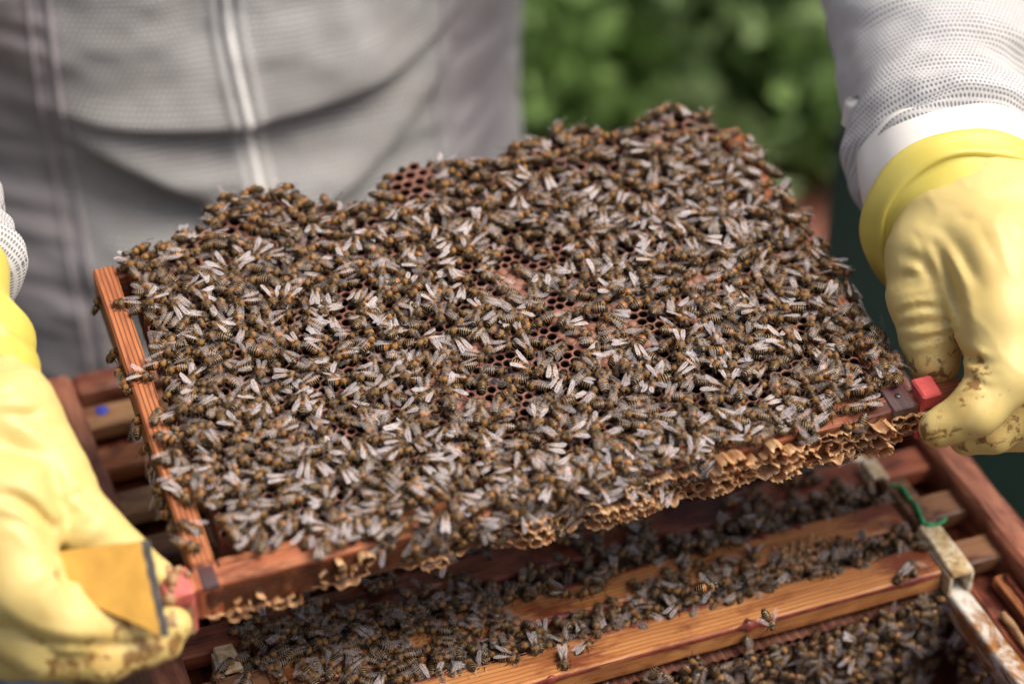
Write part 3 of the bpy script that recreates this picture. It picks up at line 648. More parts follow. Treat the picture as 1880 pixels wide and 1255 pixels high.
# ------------------------------------------------------------------ bees
def bee_body(seed):
    r_ = np.random.default_rng(seed); gold = r_.uniform(.75, 1.25); pale = r_.uniform(.7, 1.25); orange = max(0, r_.normal(.2, .4)); curl = r_.uniform(-.3, 1.3); size = r_.uniform(.95, 1.06)
    DK = np.array([.012, .007, .004]); BAND = np.array([.35, .215, .08])*pale; HAIR = np.array([.27, .138, .040])*gold; HD = np.array([.035, .026, .018]); ORG = np.array([.36, .12, .02])
    rings = []      # x, ry, rz, zc, colour(top), roughness
    seg = np.linspace(-.7, -6.9, 7)
    def rad(x): s = np.clip((x+.5)/-6.7, 0, 1); return 2.18*(np.sin(np.pi*min(s*.93+.04, 1)**.72))**.62
    rings.append((-.25, .55, .5, .1, DK, .5))
    for k in range(6):
        a_, b_ = seg[k], seg[k+1]
        base = DK*(1-min(1, orange)*(k < 2)*.8)+ORG*min(1, orange)*(k < 2)*.8
        for f, c_, bo, rg in ((.04, base, 1.0, .24), (.68, base*1.2+.001, 1.02, .24), (.76, BAND if k < 5 else BAND*.4, 1.045, .7), (.92, BAND*.85 if k < 5 else DK, 1.03, .7)):
            x = a_+(b_-a_)*f; rr_ = rad(x)*bo; zc = -curl*.022*(x+.5)**2
            rings.append((x, rr_, rr_*.90, zc, c_, rg))
    rings.append((-7.05, .12, .12, -curl*.022*42, DK, .3))
    rings = rings[::-1]
    th = [(.15, .8, .8, .25, HAIR*.7, .85), (.55, 1.6, 1.5, .35, HAIR, .9), (1.1, 1.98, 1.85, .42, HAIR*1.05, .9), (1.7, 2.05, 1.95, .42, HAIR, .9), (2.35, 1.9, 1.75, .36, HAIR, .9), (2.9, 1.4, 1.3, .22, HAIR*.9, .9), (3.3, .62, .6, .0, HAIR*.5, .8),
          (3.5, 1.1, 1.0, -.15, HAIR*.55, .7), (3.8, 1.62, 1.4, -.3, HD*1.6, .4), (4.25, 1.72, 1.55, -.5, HD, .3), (4.7, 1.35, 1.4, -.75, HD*1.3, .45), (5.05, .75, .95, -1.05, HAIR*.5, .7), (5.2, .15, .2, -1.2, HD, .5)]
    rings += th
    K = 10; an = np.linspace(0, 2*np.pi, K, endpoint=False)
    V, col = [], []
    for x, ry, rz, zc, c_, rg in rings:
        p = np.column_stack([np.full(K, x), ry*np.cos(an), zc+rz*np.sin(an)]); V.append(p)
        cc = np.tile(c_, (K, 1)); rr_ = np.full(K, rg)
        if x < -.3: cc = cc*np.where(np.sin(an) < -.3, .6, 1)[:, None]
        if .4 < x < 2.9:
            t_ = (np.sin(an) > (.62 if 1.0 < x < 2.4 else .95)); cc[t_] = (.045, .036, .03); rr_[t_] = .35
        if 3.7 < x < 4.8:
            e_ = np.abs(np.cos(an)) > .75; cc[e_] = (.008, .006, .005); rr_[e_] = .12
        col.append(np.column_stack([cc*(1+.15*r_.standard_normal((K, 1))).clip(.5, 1.5), rr_]))
    V = np.concatenate(V); col = np.concatenate(col); n = len(rings)
    mb = MB(); mb.add(V, [grid_faces(n, K, True)]); cols = [col]
    def stick(pts, rads, c_, k=3, rg=.5):
        Vt, Pt = tube(pts, np.array(rads), k, False); mb.add(Vt, Pt); cols.append(np.tile(np.append(c_, rg), (len(Vt), 1)))
    for s in (-1, 1):
        for x0, dx, ln in ((2.4, 1.6, 1.0), (1.6, .2, 1.1), (.9, -1.9, 1.4)):
            j = r_.normal(0, .25, 4)
            stick([(x0, s*.9, -.7), (x0+dx*.45+j[0], s*(2.1+.3*j[1]), -.45), (x0+dx*.95+j[2], s*2.9*ln**.3, -1.25), (x0+dx*1.35+j[3], s*3.3*ln**.3, -1.95)], (.2, .27, .24, .1), (.045, .025, .012))
        j = r_.normal(0, .2, 2)
        stick([(4.9, s*.4, -.6), (5.8, s*(.9+j[0]), -.1), (6.9, s*(1.6+j[1]), -.7)], (.1, .1, .08), (.02, .015, .012))
    # short fur on thorax, neck, face and the base of the abdomen
    nf = 150; f = r_.random(nf); 
    ang = r_.random(nf)*2*np.pi; xs = np.where(f < .72, r_.uniform(.1, 3.2, nf), np.where(f < .86, r_.uniform(3.4, 4.9, nf), r_.uniform(-1.6, -.4, nf)))
    rx = np.array([q[0] for q in rings]); ry = np.interp(xs, rx, [q[1] for q in rings]); rz = np.interp(xs, rx, [q[2] for q in rings]); zc = np.interp(xs, rx, [q[3] for q in rings])
    keep = ~((np.sin(ang) > .45) & (np.abs(xs-1.75) < 1.0))
    ang, xs, ry, rz, zc = (q[keep] for q in (ang, xs, ry, rz, zc)); nf = len(xs)
    b = np.column_stack([xs, ry*.93*np.cos(ang), zc+rz*.93*np.sin(ang)]); d = nrm(np.column_stack([(xs-1.7)*.35-.3+r_.normal(0, .35, nf), np.cos(ang), np.sin(ang)])+.25*r_.standard_normal((nf, 3)))
    sd_ = nrm(np.cross(d, r_.standard_normal((nf, 3)))); L = r_.uniform(.45, .85, nf)[:, None]
    Vf = np.stack([b-sd_*.09, b+sd_*.09, b+d*L], 1).reshape(-1, 3); mb.add(Vf, [np.arange(nf*3).reshape(-1, 3)]); 
    cf = np.tile(np.append(np.array([.52, .29, .085])*gold, .9), (nf*3, 1)); cols.append(cf)
    V, P, mi = mb.get(); V = V*size
    V = V*np.array([1.08, 1.14, 1.1]); return V, P, np.concatenate(cols)
def bee_wing(side, splay, lift, seed, milk):
    r_ = np.random.default_rng(seed); mb = MB(); W = []
    for kind in (0, 1):
        Ln, Wd = ((9.2, 3.0), (6.4, 2.1))[kind]
        f = np.array([0, .08, .25, .45, .65, .82, .95, 1.0]); lead = np.array([.06, .12, .14, .15, .14, .10, .0, -.12])*1.0; trail = np.array([-.06, -.14, -.34, -.52, -.66, -.70, -.52, -.16])
        if kind: lead = lead*.6; trail = trail*.95
        rows = []
        for q in (0, .5, 1.0):
            y = (lead*(1-q)+trail*q)*Wd*1.02; rows.append(np.column_stack([f*Ln, y, .22*np.sin(np.pi*q)*np.sin(np.pi*f*.9)+.10*r_.standard_normal(8)*f]))
        P3 = np.stack(rows, 0)      # along +x, trailing edge -y
        a_ = R(180-(splay*.78-1 if kind else splay)); ca, sa = math.cos(a_), math.sin(a_)
        X_ = P3[..., 0]*ca+P3[..., 1]*sa; Y_ = P3[..., 0]*sa-P3[..., 1]*ca      # trailing edge turned inwards over the abdomen
        Z_ = P3[..., 2]+P3[..., 0]*math.tan(R(lift-(2 if kind else 0)))-.05*(P3[..., 0]/3)**2
        Vw = np.stack([X_*1.1+2.2-.5*kind, side*(Y_+1.0), Z_+2.15-.12*kind], -1).reshape(-1, 3)
        F_ = grid_faces(3, 8); mb.add(Vw, [F_]); W.append(np.column_stack([P3[..., 0].ravel()/3, P3[..., 1].ravel()/3+kind*2, np.full(24, milk*(.6 if kind else 1))]))
    V, P, mi = mb.get(); return V, P, np.concatenate(W)
NB = 14
BODY = [bee_body(100+i) for i in range(NB)]
POSES = {'folded': [(8, 3), (12, 5), (5, 4), (9, 6), (14, 4), (6, 3)], 'half': [(22, 7), (29, 9), (18, 6), (25, 12), (33, 8), (20, 5)], 'open': [(48, 12), (58, 6), (40, 16), (52, 9), (45, 20), (62, 8)]}
MILK = [.08, .24, .36, .47, .60, .15]
WING = {}
for pn, ls in POSES.items():
    for i, (sp, lf) in enumerate(ls):
        for s in (-1, 1): WING[pn, i, s] = bee_wing(s, sp, lf, sp*7+s, MILK[i])

BEES = []       # dict(pos, x, z, body, pose, pv, where, layer)
def add_bee(pos, head, up, where, pose=None, layer=0, label=None, lift=1.95):
    head = np.asarray(head, float); up = nrm(up); x = nrm(nrm(head-up*(head@up))+up*rng.normal()*.13); up = nrm(up-x*(up@x))
    pose = pose or rng.choice(['folded', 'half', 'open'], p=[.46, .40, .14])
    BEES.append(dict(pos=np.asarray(pos, float)+up*lift, x=x, z=up, body=int(rng.integers(NB)), pose=str(pose), pv=int(rng.choice(6, p=[.22, .17, .17, .14, .08, .22])), where=where, layer=layer, label=label, sc=float(rng.uniform(.90, 1.07))))
class Hash:                     # spatial hash of bee outlines (three points each)
    def __init__(s, cell=6.0): s.c = cell; s.d = {}
    def free(s, c3, dmin):
        d2 = dmin*dmin
        for x, y in c3:
            a, b = int(x//s.c), int(y//s.c)
            for i in (a-1, a, a+1):
                for j in (b-1, b, b+1):
                    for p, q in s.d.get((i, j), ()):
                        if (p-x)**2+(q-y)**2 < d2: return False
        return True
    def put(s, c3):
        for x, y in c3: s.d.setdefault((int(x//s.c), int(y//s.c)), []).append((x, y))
def scatter(n, box, dmin, ok, half=4.0, acc=None, tries=None):
    """ok: function of arrays -> probability of keeping a candidate there."""
    acc = Hash() if acc is None else acc; out = []; tries = tries or n*14
    U = rng.uniform(box[0], box[1], tries); V = rng.uniform(box[2], box[3], tries); A = rng.random(tries)*2*np.pi
    keep = rng.random(tries) < ok(U, V)
    for u, v, a_ in zip(U[keep].tolist(), V[keep].tolist(), A[keep].tolist()):
        if len(out) >= n: break
        dx, dy = math.cos(a_)*half, math.sin(a_)*half; c3 = ((u-dx, v-dy), (u, v), (u+dx, v+dy))
        if acc.free(c3, dmin): acc.put(c3); out.append((u, v, a_))
    return out
BP = np.vstack([OUT*[1, 1]+[0, 2.0], [(171,214),(178,198),(177,172),(180,140),(184,116),(181,88),(181,63),(181,32),(176,16.5),(163,16),(160,4),(120,2.5),(60,1.5),(0,1.5),(-60,2),(-90,6),(-120,11),(-150,14),(-158,20),(-161,40),(-172,52),(-172,88),(-163,96)]])
bx0, by0 = BP.min(0); bx1, by1 = BP.max(0)
def lobe(u, v):
    x, y, _ = proj(FW(u, v, 3+0*np.asarray(u))); return np.where(np.hypot((x-752)/40, (y-328)/46) < 1, .12, 1.)
L0 = scatter(1500, (bx0, bx1, by0, by1), 3.4, lambda u, v: lobe(u, v)*inpoly(u, v, BP)*np.clip(1-bare(u, v)*1.25, .07, 1), tries=26000)
L1 = scatter(300, (bx0, bx1, by0, by1), 4.5, lambda u, v: inpoly(u, v, BP)*(bare(u, v) < .12)*.75, tries=5000)
L2 = scatter(75, (-124, 118, -1.5, 11), 3.1, lambda u, v: np.ones_like(u), tries=600)
for lay, LL in ((0, L0), (1, L1), (1, L2)):
    for u, v, a_ in LL:
        z = nrm(FN+.22*rng.normal()*FU+.22*rng.normal()*FV); ov = 0
        if u > 166: z = nrm(z+FU*.5*(u-166)/18)
        if u < -160: z = nrm(z-FU*.3)
        if v > 205: z = nrm(z+FV*.5)
        h = float(hcomb(np.array(u), np.array(v))) if v > 10 else .2
        if u > 166 or u < -166: h = .4
        pos = FW(u, v, h+(2.9+rng.random()*1.2 if lay else rng.random()*.9))
        add_bee(pos, math.cos(a_)*FU+math.sin(a_)*FV, z, 'comb', layer=lay)
        BEES[-1]['uv'] = (u, v)
# bees clinging to the rim of the comb and to the bar faces
def edge_bees(pts, outdir, nrange, where, dens=1.0):
    for p, q in zip(pts[:-1], pts[1:]):
        p, q = np.asarray(p, float), np.asarray(q, float); L = np.linalg.norm(q-p)
        for k in range(int(rng.poisson(L/6.5*dens))):
            f = rng.random(); u, v = p*(1-f)+q*f
            if rng.random() > lobe(u, v)+.15: continue
            n_ = rng.uniform(*nrange); od = outdir(u, v); a_ = rng.random()*2*np.pi
            tg = nrm(np.cross(od, FN)); add_bee(FW(u, v, n_), math.cos(a_)*tg+math.sin(a_)*FN, nrm(od+.25*rng.standard_normal(3)), where)
            BEES[-1]['uv'] = (u, v)
edge_bees(OUT+[0, 3], lambda u, v: FV, (-6, 3), 'comb', .9)
edge_bees([(178, 196), (178, 20)], lambda u, v: FU, (-14, 0), 'comb', 1.6)
edge_bees([(-92, 0), (-40, 0), (30, 0), (74, 0)], lambda u, v: nrm(-FV+.5*FN), (-9, 0), 'comb front edge', 1.7)
edge_bees([(-80, 0), (-40, 0), (30, 0), (64, 0)], lambda u, v: -FV, (-21, -9), 'comb front edge', .9)
edge_bees([(74, 0), (150, 0)], lambda u, v: -FV, (-5, 0), 'comb front edge', .35)
def side_bee(px, py, face, head, pose=None, label=None, n_=0.0):
    """a bee on the near-side wooden bar: face 'top' or 'out'."""
    if face == 'top':
        u, v = uv_px(px, py, 2); add_bee(FW(u, v, 0), head[0]*FU+head[1]*FV, FN, 'side bar', pose, 1, label)
    else:
        v = uv_px(px+12, py, -6)[1]; add_bee(FW(-178.3, v, rng.uniform(-13, -4)), head[0]*FV+head[1]*FN, nrm(-FU+.35*FN), 'side bar', pose, 1, label)
    BEES[-1]['uv'] = (-175, 100)
side_bee(228, 556, 'top', (-1, .25), 'folded', 'bee crossing the orange side bar high up, heading outwards')
side_bee(262, 690, 'top', (1, -.5), 'half', 'bee on the orange side bar stepping down onto the comb')
side_bee(288, 762, 'top', (.5, 1), 'folded', 'bee sitting lengthwise on the orange side bar near its middle')
side_bee(180, 545, 'out', (.2, 1), 'folded', 'bee clinging to the outer face of the side bar near its far corner')
side_bee(193, 636, 'out', (-.3, .9), 'open', 'bee with both wings spread on the outer face of the side bar')
side_bee(206, 682, 'out', (1, -.3), 'folded', 'dark bee on the outer side bar face below the spread-winged one')
side_bee(210, 718, 'out', (-1, .2), 'folded', 'dark bee on the outer side bar face beside the hive rim')
side_bee(228, 780, 'out', (1, .5), 'half', 'bee hanging from the side bar in front of the blue-dotted frame')
for px, py in ((246, 812), (262, 850), (272, 905), (285, 935), (300, 965), (292, 880)): side_bee(px, py, 'out', rng.standard_normal(2))
for px, py in ((300, 800), (312, 835), (322, 880), (330, 905), (345, 965)): side_bee(px, py, 'top', rng.standard_normal(2))
u, v = uv_px(240, 478, 2); add_bee(FW(u, v, -1), FU*.8-FV*.5, FN, 'bottom bar', 'folded', 1, 'bee on the pink bottom bar at the far end of the side bar'); BEES[-1]['uv'] = (u, v)
u, v = uv_px(345, 1000, 2); add_bee(FW(u, v, 0), FU*.7-FV*.6, FN, 'corner', 'folded', 1, 'blurred bee on the side bar just above the dark corner block'); BEES[-1]['uv'] = (u, v)
r = FW(-112, -.5, -11); add_bee(r, FN, -FV, 'front face', 'folded', 1, 'bee climbing the near face of the top bar beside thin wax arcs'); BEES[-1]['uv'] = (-112, 0)
r = FW(-4, -.5, -21); add_bee(r, -FN+.3*FU, nrm(-FV*.5-FN), 'front face', 'open', 1, 'bee hanging below the lifted frame with a wing held out'); BEES[-1]['uv'] = (-4, 0)
r = FW(107, -.5, -21.5); add_bee(r, FU, nrm(-FV*.8-FN), 'front face', 'folded', 1, 'bee hanging under the torn wax cells of the top bar'); BEES[-1]['uv'] = (107, 0)
r = FW(146, -.5, -22); add_bee(r, FU+FN, nrm(-FV*.6-FN), 'front face', 'half', 1, 'small dark bee under the top bar near the glove fingertip'); BEES[-1]['uv'] = (146, 0)
NTOP = len(BEES)

# bees in the hive
def hb(x, y, z, head, up, pose=None, lift=1.95, label=None, where='hive'):
    add_bee((x, y, z), head, up, where, pose, 0, label, lift); BEES[-1]['uv'] = None
    if where == 'hive': BEES[-1]['pv'] = int(rng.choice(6, p=[.36, .16, .06, .04, .02, .36]))  # mostly clear wings: the dim light in the hive put into their opacity
def rh(a_=None): a_ = rng.random()*2*np.pi if a_ is None else a_; return np.array([math.cos(a_), math.sin(a_), 0])
for gi, (y0, y1, n_, x0, x1) in enumerate([(17, 36, 230, -150, 172), (54, 73, 190, -165, 172), (91, 110, 130, -165, 165), (128, 147, 60, -165, 120)]):
    a2 = Hash()
    for lay in range(2):
        for u, v, a_ in scatter(n_//2, (x0, x1, y0, y1), 2.6, lambda u, v: np.where((u > 90) & (gi == 0) & (lay == 1), .4, 1.), acc=a2 if lay == 0 else None, tries=2500):
            hb(u, v, -9+lay*6+rng.normal(), rh(a_), nrm(np.array([.35*rng.normal(), .35*rng.normal(), 1])))
def occ(px, py): return onz(px, py, 0.)
# clusters lying over the second and third bars
for (px, py, rx, ry, n_) in [(700, 1190, 150, 35, 34), (880, 1170, 110, 30, 26), (1180, 1075, 80, 18, 12), (1300, 1050, 90, 25, 26), (560, 1180, 110, 40, 34), (1400, 940, 80, 30, 16), (760, 1095, 120, 30, 22), (1090, 985, 120, 25, 22), (430, 1150, 60, 40, 10), (620, 1240, 120, 18, 22), (480, 1235, 90, 20, 12), (820, 1130, 120, 25, 26), (1000, 1080, 110, 22, 18), (650, 1160, 120, 40, 30), (1230, 1010, 110, 25, 22), (520, 1130, 90, 30, 16), (1480, 905, 60, 25, 9)]:
    k = 0; a2 = Hash()
    while k < n_:
        p = occ(px+rx*rng.uniform(-1, 1), py+ry*rng.uniform(-1, 1)); k += 1
        a_ = rng.random()*2*np.pi; d = np.array([math.cos(a_), math.sin(a_)]); c3 = np.array([p[:2]-d*3.5, p[:2], p[:2]+d*3.5])
        if a2.free(c3, 2.6): a2.put(c3); hb(p[0], p[1], rng.random()*1.2, rh(a_), nrm(np.array([.15*rng.normal(), .15*rng.normal(), 1])))
for px, py, a_, ps, lab in [(1034, 1216, 255, 'folded', 'bee walking off the pale pine bar with its striped tail towards us'), (1075, 1190, 20, 'folded', 'bee lying across the top of the pale pine bar'), (980, 1190, 262, 'folded', 'golden striped bee on the upper edge of the pale pine bar'), (1350, 1100, 20, 'folded', 'dark bee on the pale pine bar near two flying ones'),
                   (935, 1212, 330, 'half', 'striped bee at the low end of the pale pine bar among wax'), (1510, 1055, 350, 'half', 'bee on the rear edge of the pale pine bar with legs spread'), (1240, 1122, 30, 'folded', 'bee reaching onto the pale pine bar from the dark gap'), (1675, 1045, 70, 'open', 'bee with a raised wing at the front edge of the pale bar'), (1655, 1062, 200, 'folded', 'dark bee just below the front edge of the pale bar')]:
    p = occ(px, py); hb(p[0], p[1], .2, rh(R(a_)), np.array([0, 0, 1.]), ps, label=lab, where='bar')
# bees over the front comb (vertical face, normal -Y)
fc = scatter(420, (-140, 176, -118, -13), 3.1, lambda x, z: np.where(z < -22+np.maximum(0, x-60)*.07-12*sstep(60, -100, x), 1., .12), tries=6000)
for x, z, a_ in fc:
    y = -4.5-rng.random()*1.2; hb(x, y, z, np.array([math.cos(a_), 0, math.sin(a_)]), nrm(np.array([.25*rng.normal(), -1, .25*rng.normal()+.15])))
for x, z, a_ in scatter(130, (-60, 172, -110, -20), 5.0, lambda x, z: np.ones_like(x)):
    hb(x, -8, z, np.array([math.cos(a_), 0, math.sin(a_)]), nrm(np.array([.4*rng.normal(), -1, .4*rng.normal()+.3])))
for _ in range(14): hb(rng.uniform(181, 190), rng.uniform(-60, -8), rng.uniform(-60, -30), rng.standard_normal(3), nrm(np.array([-1, -.3, .5])))
# two bees in the air above the front bar
hb(*at(1300, 1078, 1195), CR+.2*FN, nrm(-CF+.3*FN), 'open', 0, 'pale bee in flight in front of the gap behind the front bar', 'air')
hb(*at(1412, 1140, 1200), CR*.5+CD*.9, nrm(-CF+.2*CR), 'open', 0, 'bee in flight with wings out over the pale pine bar', 'air')

# ---- split into single bees (those that show largest) and the rest of the crowd
def shown(b):
    x, y, d = proj(b['pos']); vis = 1.0
    if not (-5 < x < 1885 and -5 < y < 1260): return 0
    if b['label']: return 9
    f = max(.35, abs(b['z']@CF)); s = (1200/d)**2*f
    if b['where'] == 'comb' and b['layer'] == 0: s *= .80
    if b['where'] == 'hive': s *= .6
    return s
order = sorted(range(len(BEES)), key=lambda i: -shown(BEES[i]))
# hide-by-neighbour: a lower bee right under an upper one counts for less
single = set(order[:300])
bm = [mesh('honeybee', V, P, M['bee'], attrs={'col': ('FLOAT_COLOR', c_)}) for V, P, c_ in BODY]
wm = {k: mesh('wing', V, P, M['wing'], attrs={'wing': ('FLOAT_VECTOR', w_)}) for k, (V, P, w_) in WING.items()}
def b4(b): y = np.cross(b['z'], b['x']); return frame4(b['pos'], b['x']*b['sc'], y*b['sc'], b['z']*b['sc'])
ONES = 'half one two three four five six seven eight nine ten eleven twelve thirteen fourteen fifteen sixteen seventeen eighteen nineteen'.split()
def words(x): x = max(int(round(x)), 0); return ONES[x] if x < 20 else ['twenty', 'thirty', 'forty'][x//10-2]+ONES[x % 10]*(x % 10 > 0)
def heading(b):
    hx, hy = b['x']@CR, -(b['x']@CD); a_ = math.degrees(math.atan2(hy, hx)) % 360
    return ['facing right', 'facing up', 'facing left', 'facing down'][int(((a_+45) % 360)//90)]
PW = {'folded': 'folded-winged', 'half': 'half-open-winged', 'open': 'spread-winged'}
TONE = [('golden' if c_[360:, :3].mean() > np.median([q[2][360:, :3].mean() for q in BODY]) else 'dark') for V, P, c_ in BODY]
USED = set()
for i in order[:300]:
    b = BEES[i]
    o = bpy.data.objects.new('honeybee', bm[b['body']]); C.objects.link(o); o.matrix_world = b4(b)
    if b['label']: tag(o, b['label'], 'bee', 'honeybees that stand apart from the crowd')
    else:
        tone = TONE[b['body']]
        if b['uv'] is not None:
            a_, c_ = (b['uv'][0]+167)/10, max(b['uv'][1], 0)/10
            lab = '%s %s bee %s, %s cm from side bar, %s off top bar' % (tone, PW[b['pose']], heading(b), words(a_), words(c_))
            if lab in USED: lab = lab.replace(', ', ', nearly ' if a_ < round(a_) else ', over ', 1)
            if lab in USED: lab = lab.replace(' off top bar', ' or so off top bar')
        else:
            lab = '%s %s bee %s in the hive, %s cm from box wall' % (tone, PW[b['pose']], heading(b), words((213-b['pos'][0])/10))
        USED.add(lab)
        tag(o, lab, 'bee', 'honeybees crowding the comb')
    for s in (-1, 1):
        wg = bpy.data.objects.new('wing', wm[b['pose'], b['pv'], s]); C.objects.link(wg); wg.parent = o
Vs, Ps3, Ps4, cols, wv_, mi3, mi4, nv = [], [], [], [], [], [], [], 0
for i, b in enumerate(BEES):
    x_, y_, _d = proj(b['pos'])
    if i in single or not (-300 < x_ < 2180 and -300 < y_ < 1560): continue
    if b['where'] == 'hive':        # lying under the lifted comb, out of sight: not needed
        x_, y_, _d = proj(b['pos']); u_, v_ = uv_px(x_, y_, -22)
        if -150 < u_ < 150 and 40 < v_ < 200: continue
    Rm = np.stack([b['x'], np.cross(b['z'], b['x']), b['z']], 1)*b['sc']
    V, P, c_ = BODY[b['body']]; items = [(V, P, c_, None, 0)]+[(*WING[b['pose'], b['pv'], s][:2], None, WING[b['pose'], b['pv'], s][2], 1) for s in (-1, 1)]
    for V, P, cc, ww, mi in items:
        Vs.append(V@Rm.T+b['pos']); n_ = len(V); cols.append(cc if cc is not None else np.zeros((n_, 4))); wv_.append(ww if ww is not None else np.zeros((n_, 3)))
        for p in P:
            (Ps3 if p.shape[1] == 3 else Ps4).append(p+nv); (mi3 if p.shape[1] == 3 else mi4).append(np.full(len(p), mi))
        nv += n_
crowd = obj('honeybee_crowd', np.concatenate(Vs), [np.concatenate(Ps3), np.concatenate(Ps4)], [M['bee'], M['wing']], mi=np.concatenate(mi3+mi4), attrs={'col': ('FLOAT_COLOR', np.concatenate(cols)), 'wing': ('FLOAT_VECTOR', np.concatenate(wv_))})
tag(crowd, 'dense crowd of honeybees covering the comb and the frames below', 'bees', kind='stuff')
print('BEES', len(BEES), NTOP, len(L0), len(L1), len(crowd.data.polygons))
# ------------------------------------------------------------------ the beekeeper
TX, TY = -50.0, 606.0           # centre of the trunk
def torso_pt(th, z, full=False):
    """th: angle from the front centre (towards -Y), positive to +X."""
    s, c_ = np.sin(th), np.cos(th)
    up = sstep(-200, -420, z); sh = sstep(300, 430, z)
    ax = 205+6*np.sin(z*.01)-20*up+18*sh; ay = 150-16*up-20*sh
    x = TX+ax*s; y = TY-ay*np.sign(c_)*np.abs(c_)**.86
    front = sstep(-.15, .35, c_)
    xx = x-TX-4
    # upper fold: the cloth hangs over itself in a shallow bow
    z1 = 66+.00085*xx**2+.06*xx; d = z-z1
    f1 = np.where(d > 0, 19*np.exp(-(d/48)**2), 19*np.exp(-(d/9)**2))
    w1 = np.exp(-(np.abs(xx)/122)**4)
    # lower fold: a deeper V
    z2 = -6+.58*np.sqrt(xx**2+26**2)-15; d2 = z-z2
    f2 = np.where(d2 > 0, np.exp(-(d2/34)**2), np.exp(-(d2/7.)**2))*19*np.exp(-(np.abs(xx)/118)**6)
    z3 = -70+.30*np.sqrt(xx**2+30**2); d3 = z-z3
    f3 = np.where(d3 > 0, np.exp(-(d3/40)**2), np.exp(-(d3/14.)**2))*17*np.exp(-(np.abs(xx)/140)**6)
    fold = (f1*w1+f2+f3)*front
    p = np.stack([x*.011, z*.016, 0*x], -1)
    fold = fold+front*(6*vnoise(p+3)+3.4*vnoise(p*2.3+8)+1.3*vnoise(p*5.5+4))+1.2*vnoise(np.stack([x*.02, z*.09, y*.02], -1))
    side = (np.abs(xx) > 128)*1.0
    fold = fold+side*2.2*vnoise(np.stack([0*x, z*.11, x*.01], -1))     # small horizontal creases in the side panels
    zipb = np.exp(-((xx+22)/11)**4)*2.0*front
    return np.stack([x+fold*s*.35, y-fold*np.abs(c_)**.5*np.sign(c_+1e-9)-zipb-front*58*sstep(90, -190, z), z-.30*f1*w1*front], -1)
th = np.concatenate([np.linspace(-1.75, 1.75, 260), np.linspace(1.75, 2*np.pi-1.75, 50)[1:-1]]); nth = len(th)
zs = np.concatenate([np.linspace(GZ+60, -160, 16)[:-1], np.linspace(-160, 200, 150), np.linspace(200, 470, 22)[1:]])
TH, ZZ = np.meshgrid(th, zs, indexing='ij')
Pt = torso_pt(TH.T, ZZ.T)
arc = np.cumsum(np.concatenate([[0], np.linalg.norm(np.diff(Pt[80], axis=0), axis=1)])); zz = np.cumsum(np.concatenate([[0], np.linalg.norm(np.diff(Pt[:, 130], axis=0), axis=1)]))
CL = np.stack([np.broadcast_to(arc[None], Pt.shape[:2]), np.broadcast_to(zz[:, None], Pt.shape[:2]), 0*TH.T], -1)
F_ = grid_faces(len(zs), nth, True)
fcx = Pt.reshape(-1, 3)[F_].mean(1)
# centre panel of mesh, plain cloth at the sides, trousers below
mi = np.where((np.abs(fcx[:, 0]-TX-4) < 122) & (fcx[:, 1] < TY), 0, 1); mi[fcx[:, 2] < -230] = 2
M['trousers'] = fabric('trouser_cloth', (.42, .42, .43), (.3, .3, .3), 2.0, .3, .3, weave=False)
V = Pt.reshape(-1, 3); top = len(V); V = np.vstack([V, [[TX, TY, 490]]]); r0 = (len(zs)-1)*nth
T3 = np.array([[r0+k, r0+(k+1) % nth, top] for k in range(nth)])
person = obj('person', V, [T3, F_], [M['mesh_grey'], M['suit_plain'], M['trousers']], mi=np.concatenate([np.zeros(len(T3), int)+1, mi]), attrs={'cloth': ('FLOAT_VECTOR', np.vstack([CL.reshape(-1, 3), [[0, 0, 0]]]))})
tag(person, 'beekeeper in grey mesh suit and yellow gloves holding the bee-covered frame', 'person')
def strip(name, thc, wd, lift_, z0, z1, mat, n_=110, thick=1.2):
    zz_ = np.linspace(z0, z1, n_); ths = thc(zz_)
    cols_ = []
    for q, lf in ((-1, -.6), (-.8, lift_), (0, lift_+thick*.6), (.8, lift_), (1, -.6)):
        p = torso_pt(ths+q*wd/2/212, zz_); nn = np.column_stack([np.sin(ths), -np.cos(ths), 0*zz_]); cols_.append(p+nn*lf)
    obj(name, np.stack(cols_, 1).reshape(-1, 3), [grid_faces(n_, 5)], mat, person)
strip('zip_fastener', lambda z: -.085+.018*np.sin(z*.03+1), 5.5, 1.8, -160, 360, M['zip'])
strip('placket', lambda z: -.125+.018*np.sin(z*.03+1), 6, .6, -160, 360, M['mesh_grey']); strip('placket', lambda z: -.045+.018*np.sin(z*.03+1), 6, .6, -160, 360, M['mesh_grey'])
strip('seam', lambda z: 0*z-.615, 5, 1.0, -160, 360, M['suit_plain']); strip('seam', lambda z: 0*z+.60, 5, 1.0, -160, 360, M['suit_plain']); strip('seam', lambda z: 0*z-.68, 3, 1.0, -160, 360, M['suit_plain'])
strip('welt', lambda z: 0*z+1.28, 26, 5, -200, 360, M['mesh_grey'], thick=5); strip('welt', lambda z: 0*z-1.28, 26, 5, -200, 360, M['mesh_grey'], thick=5)

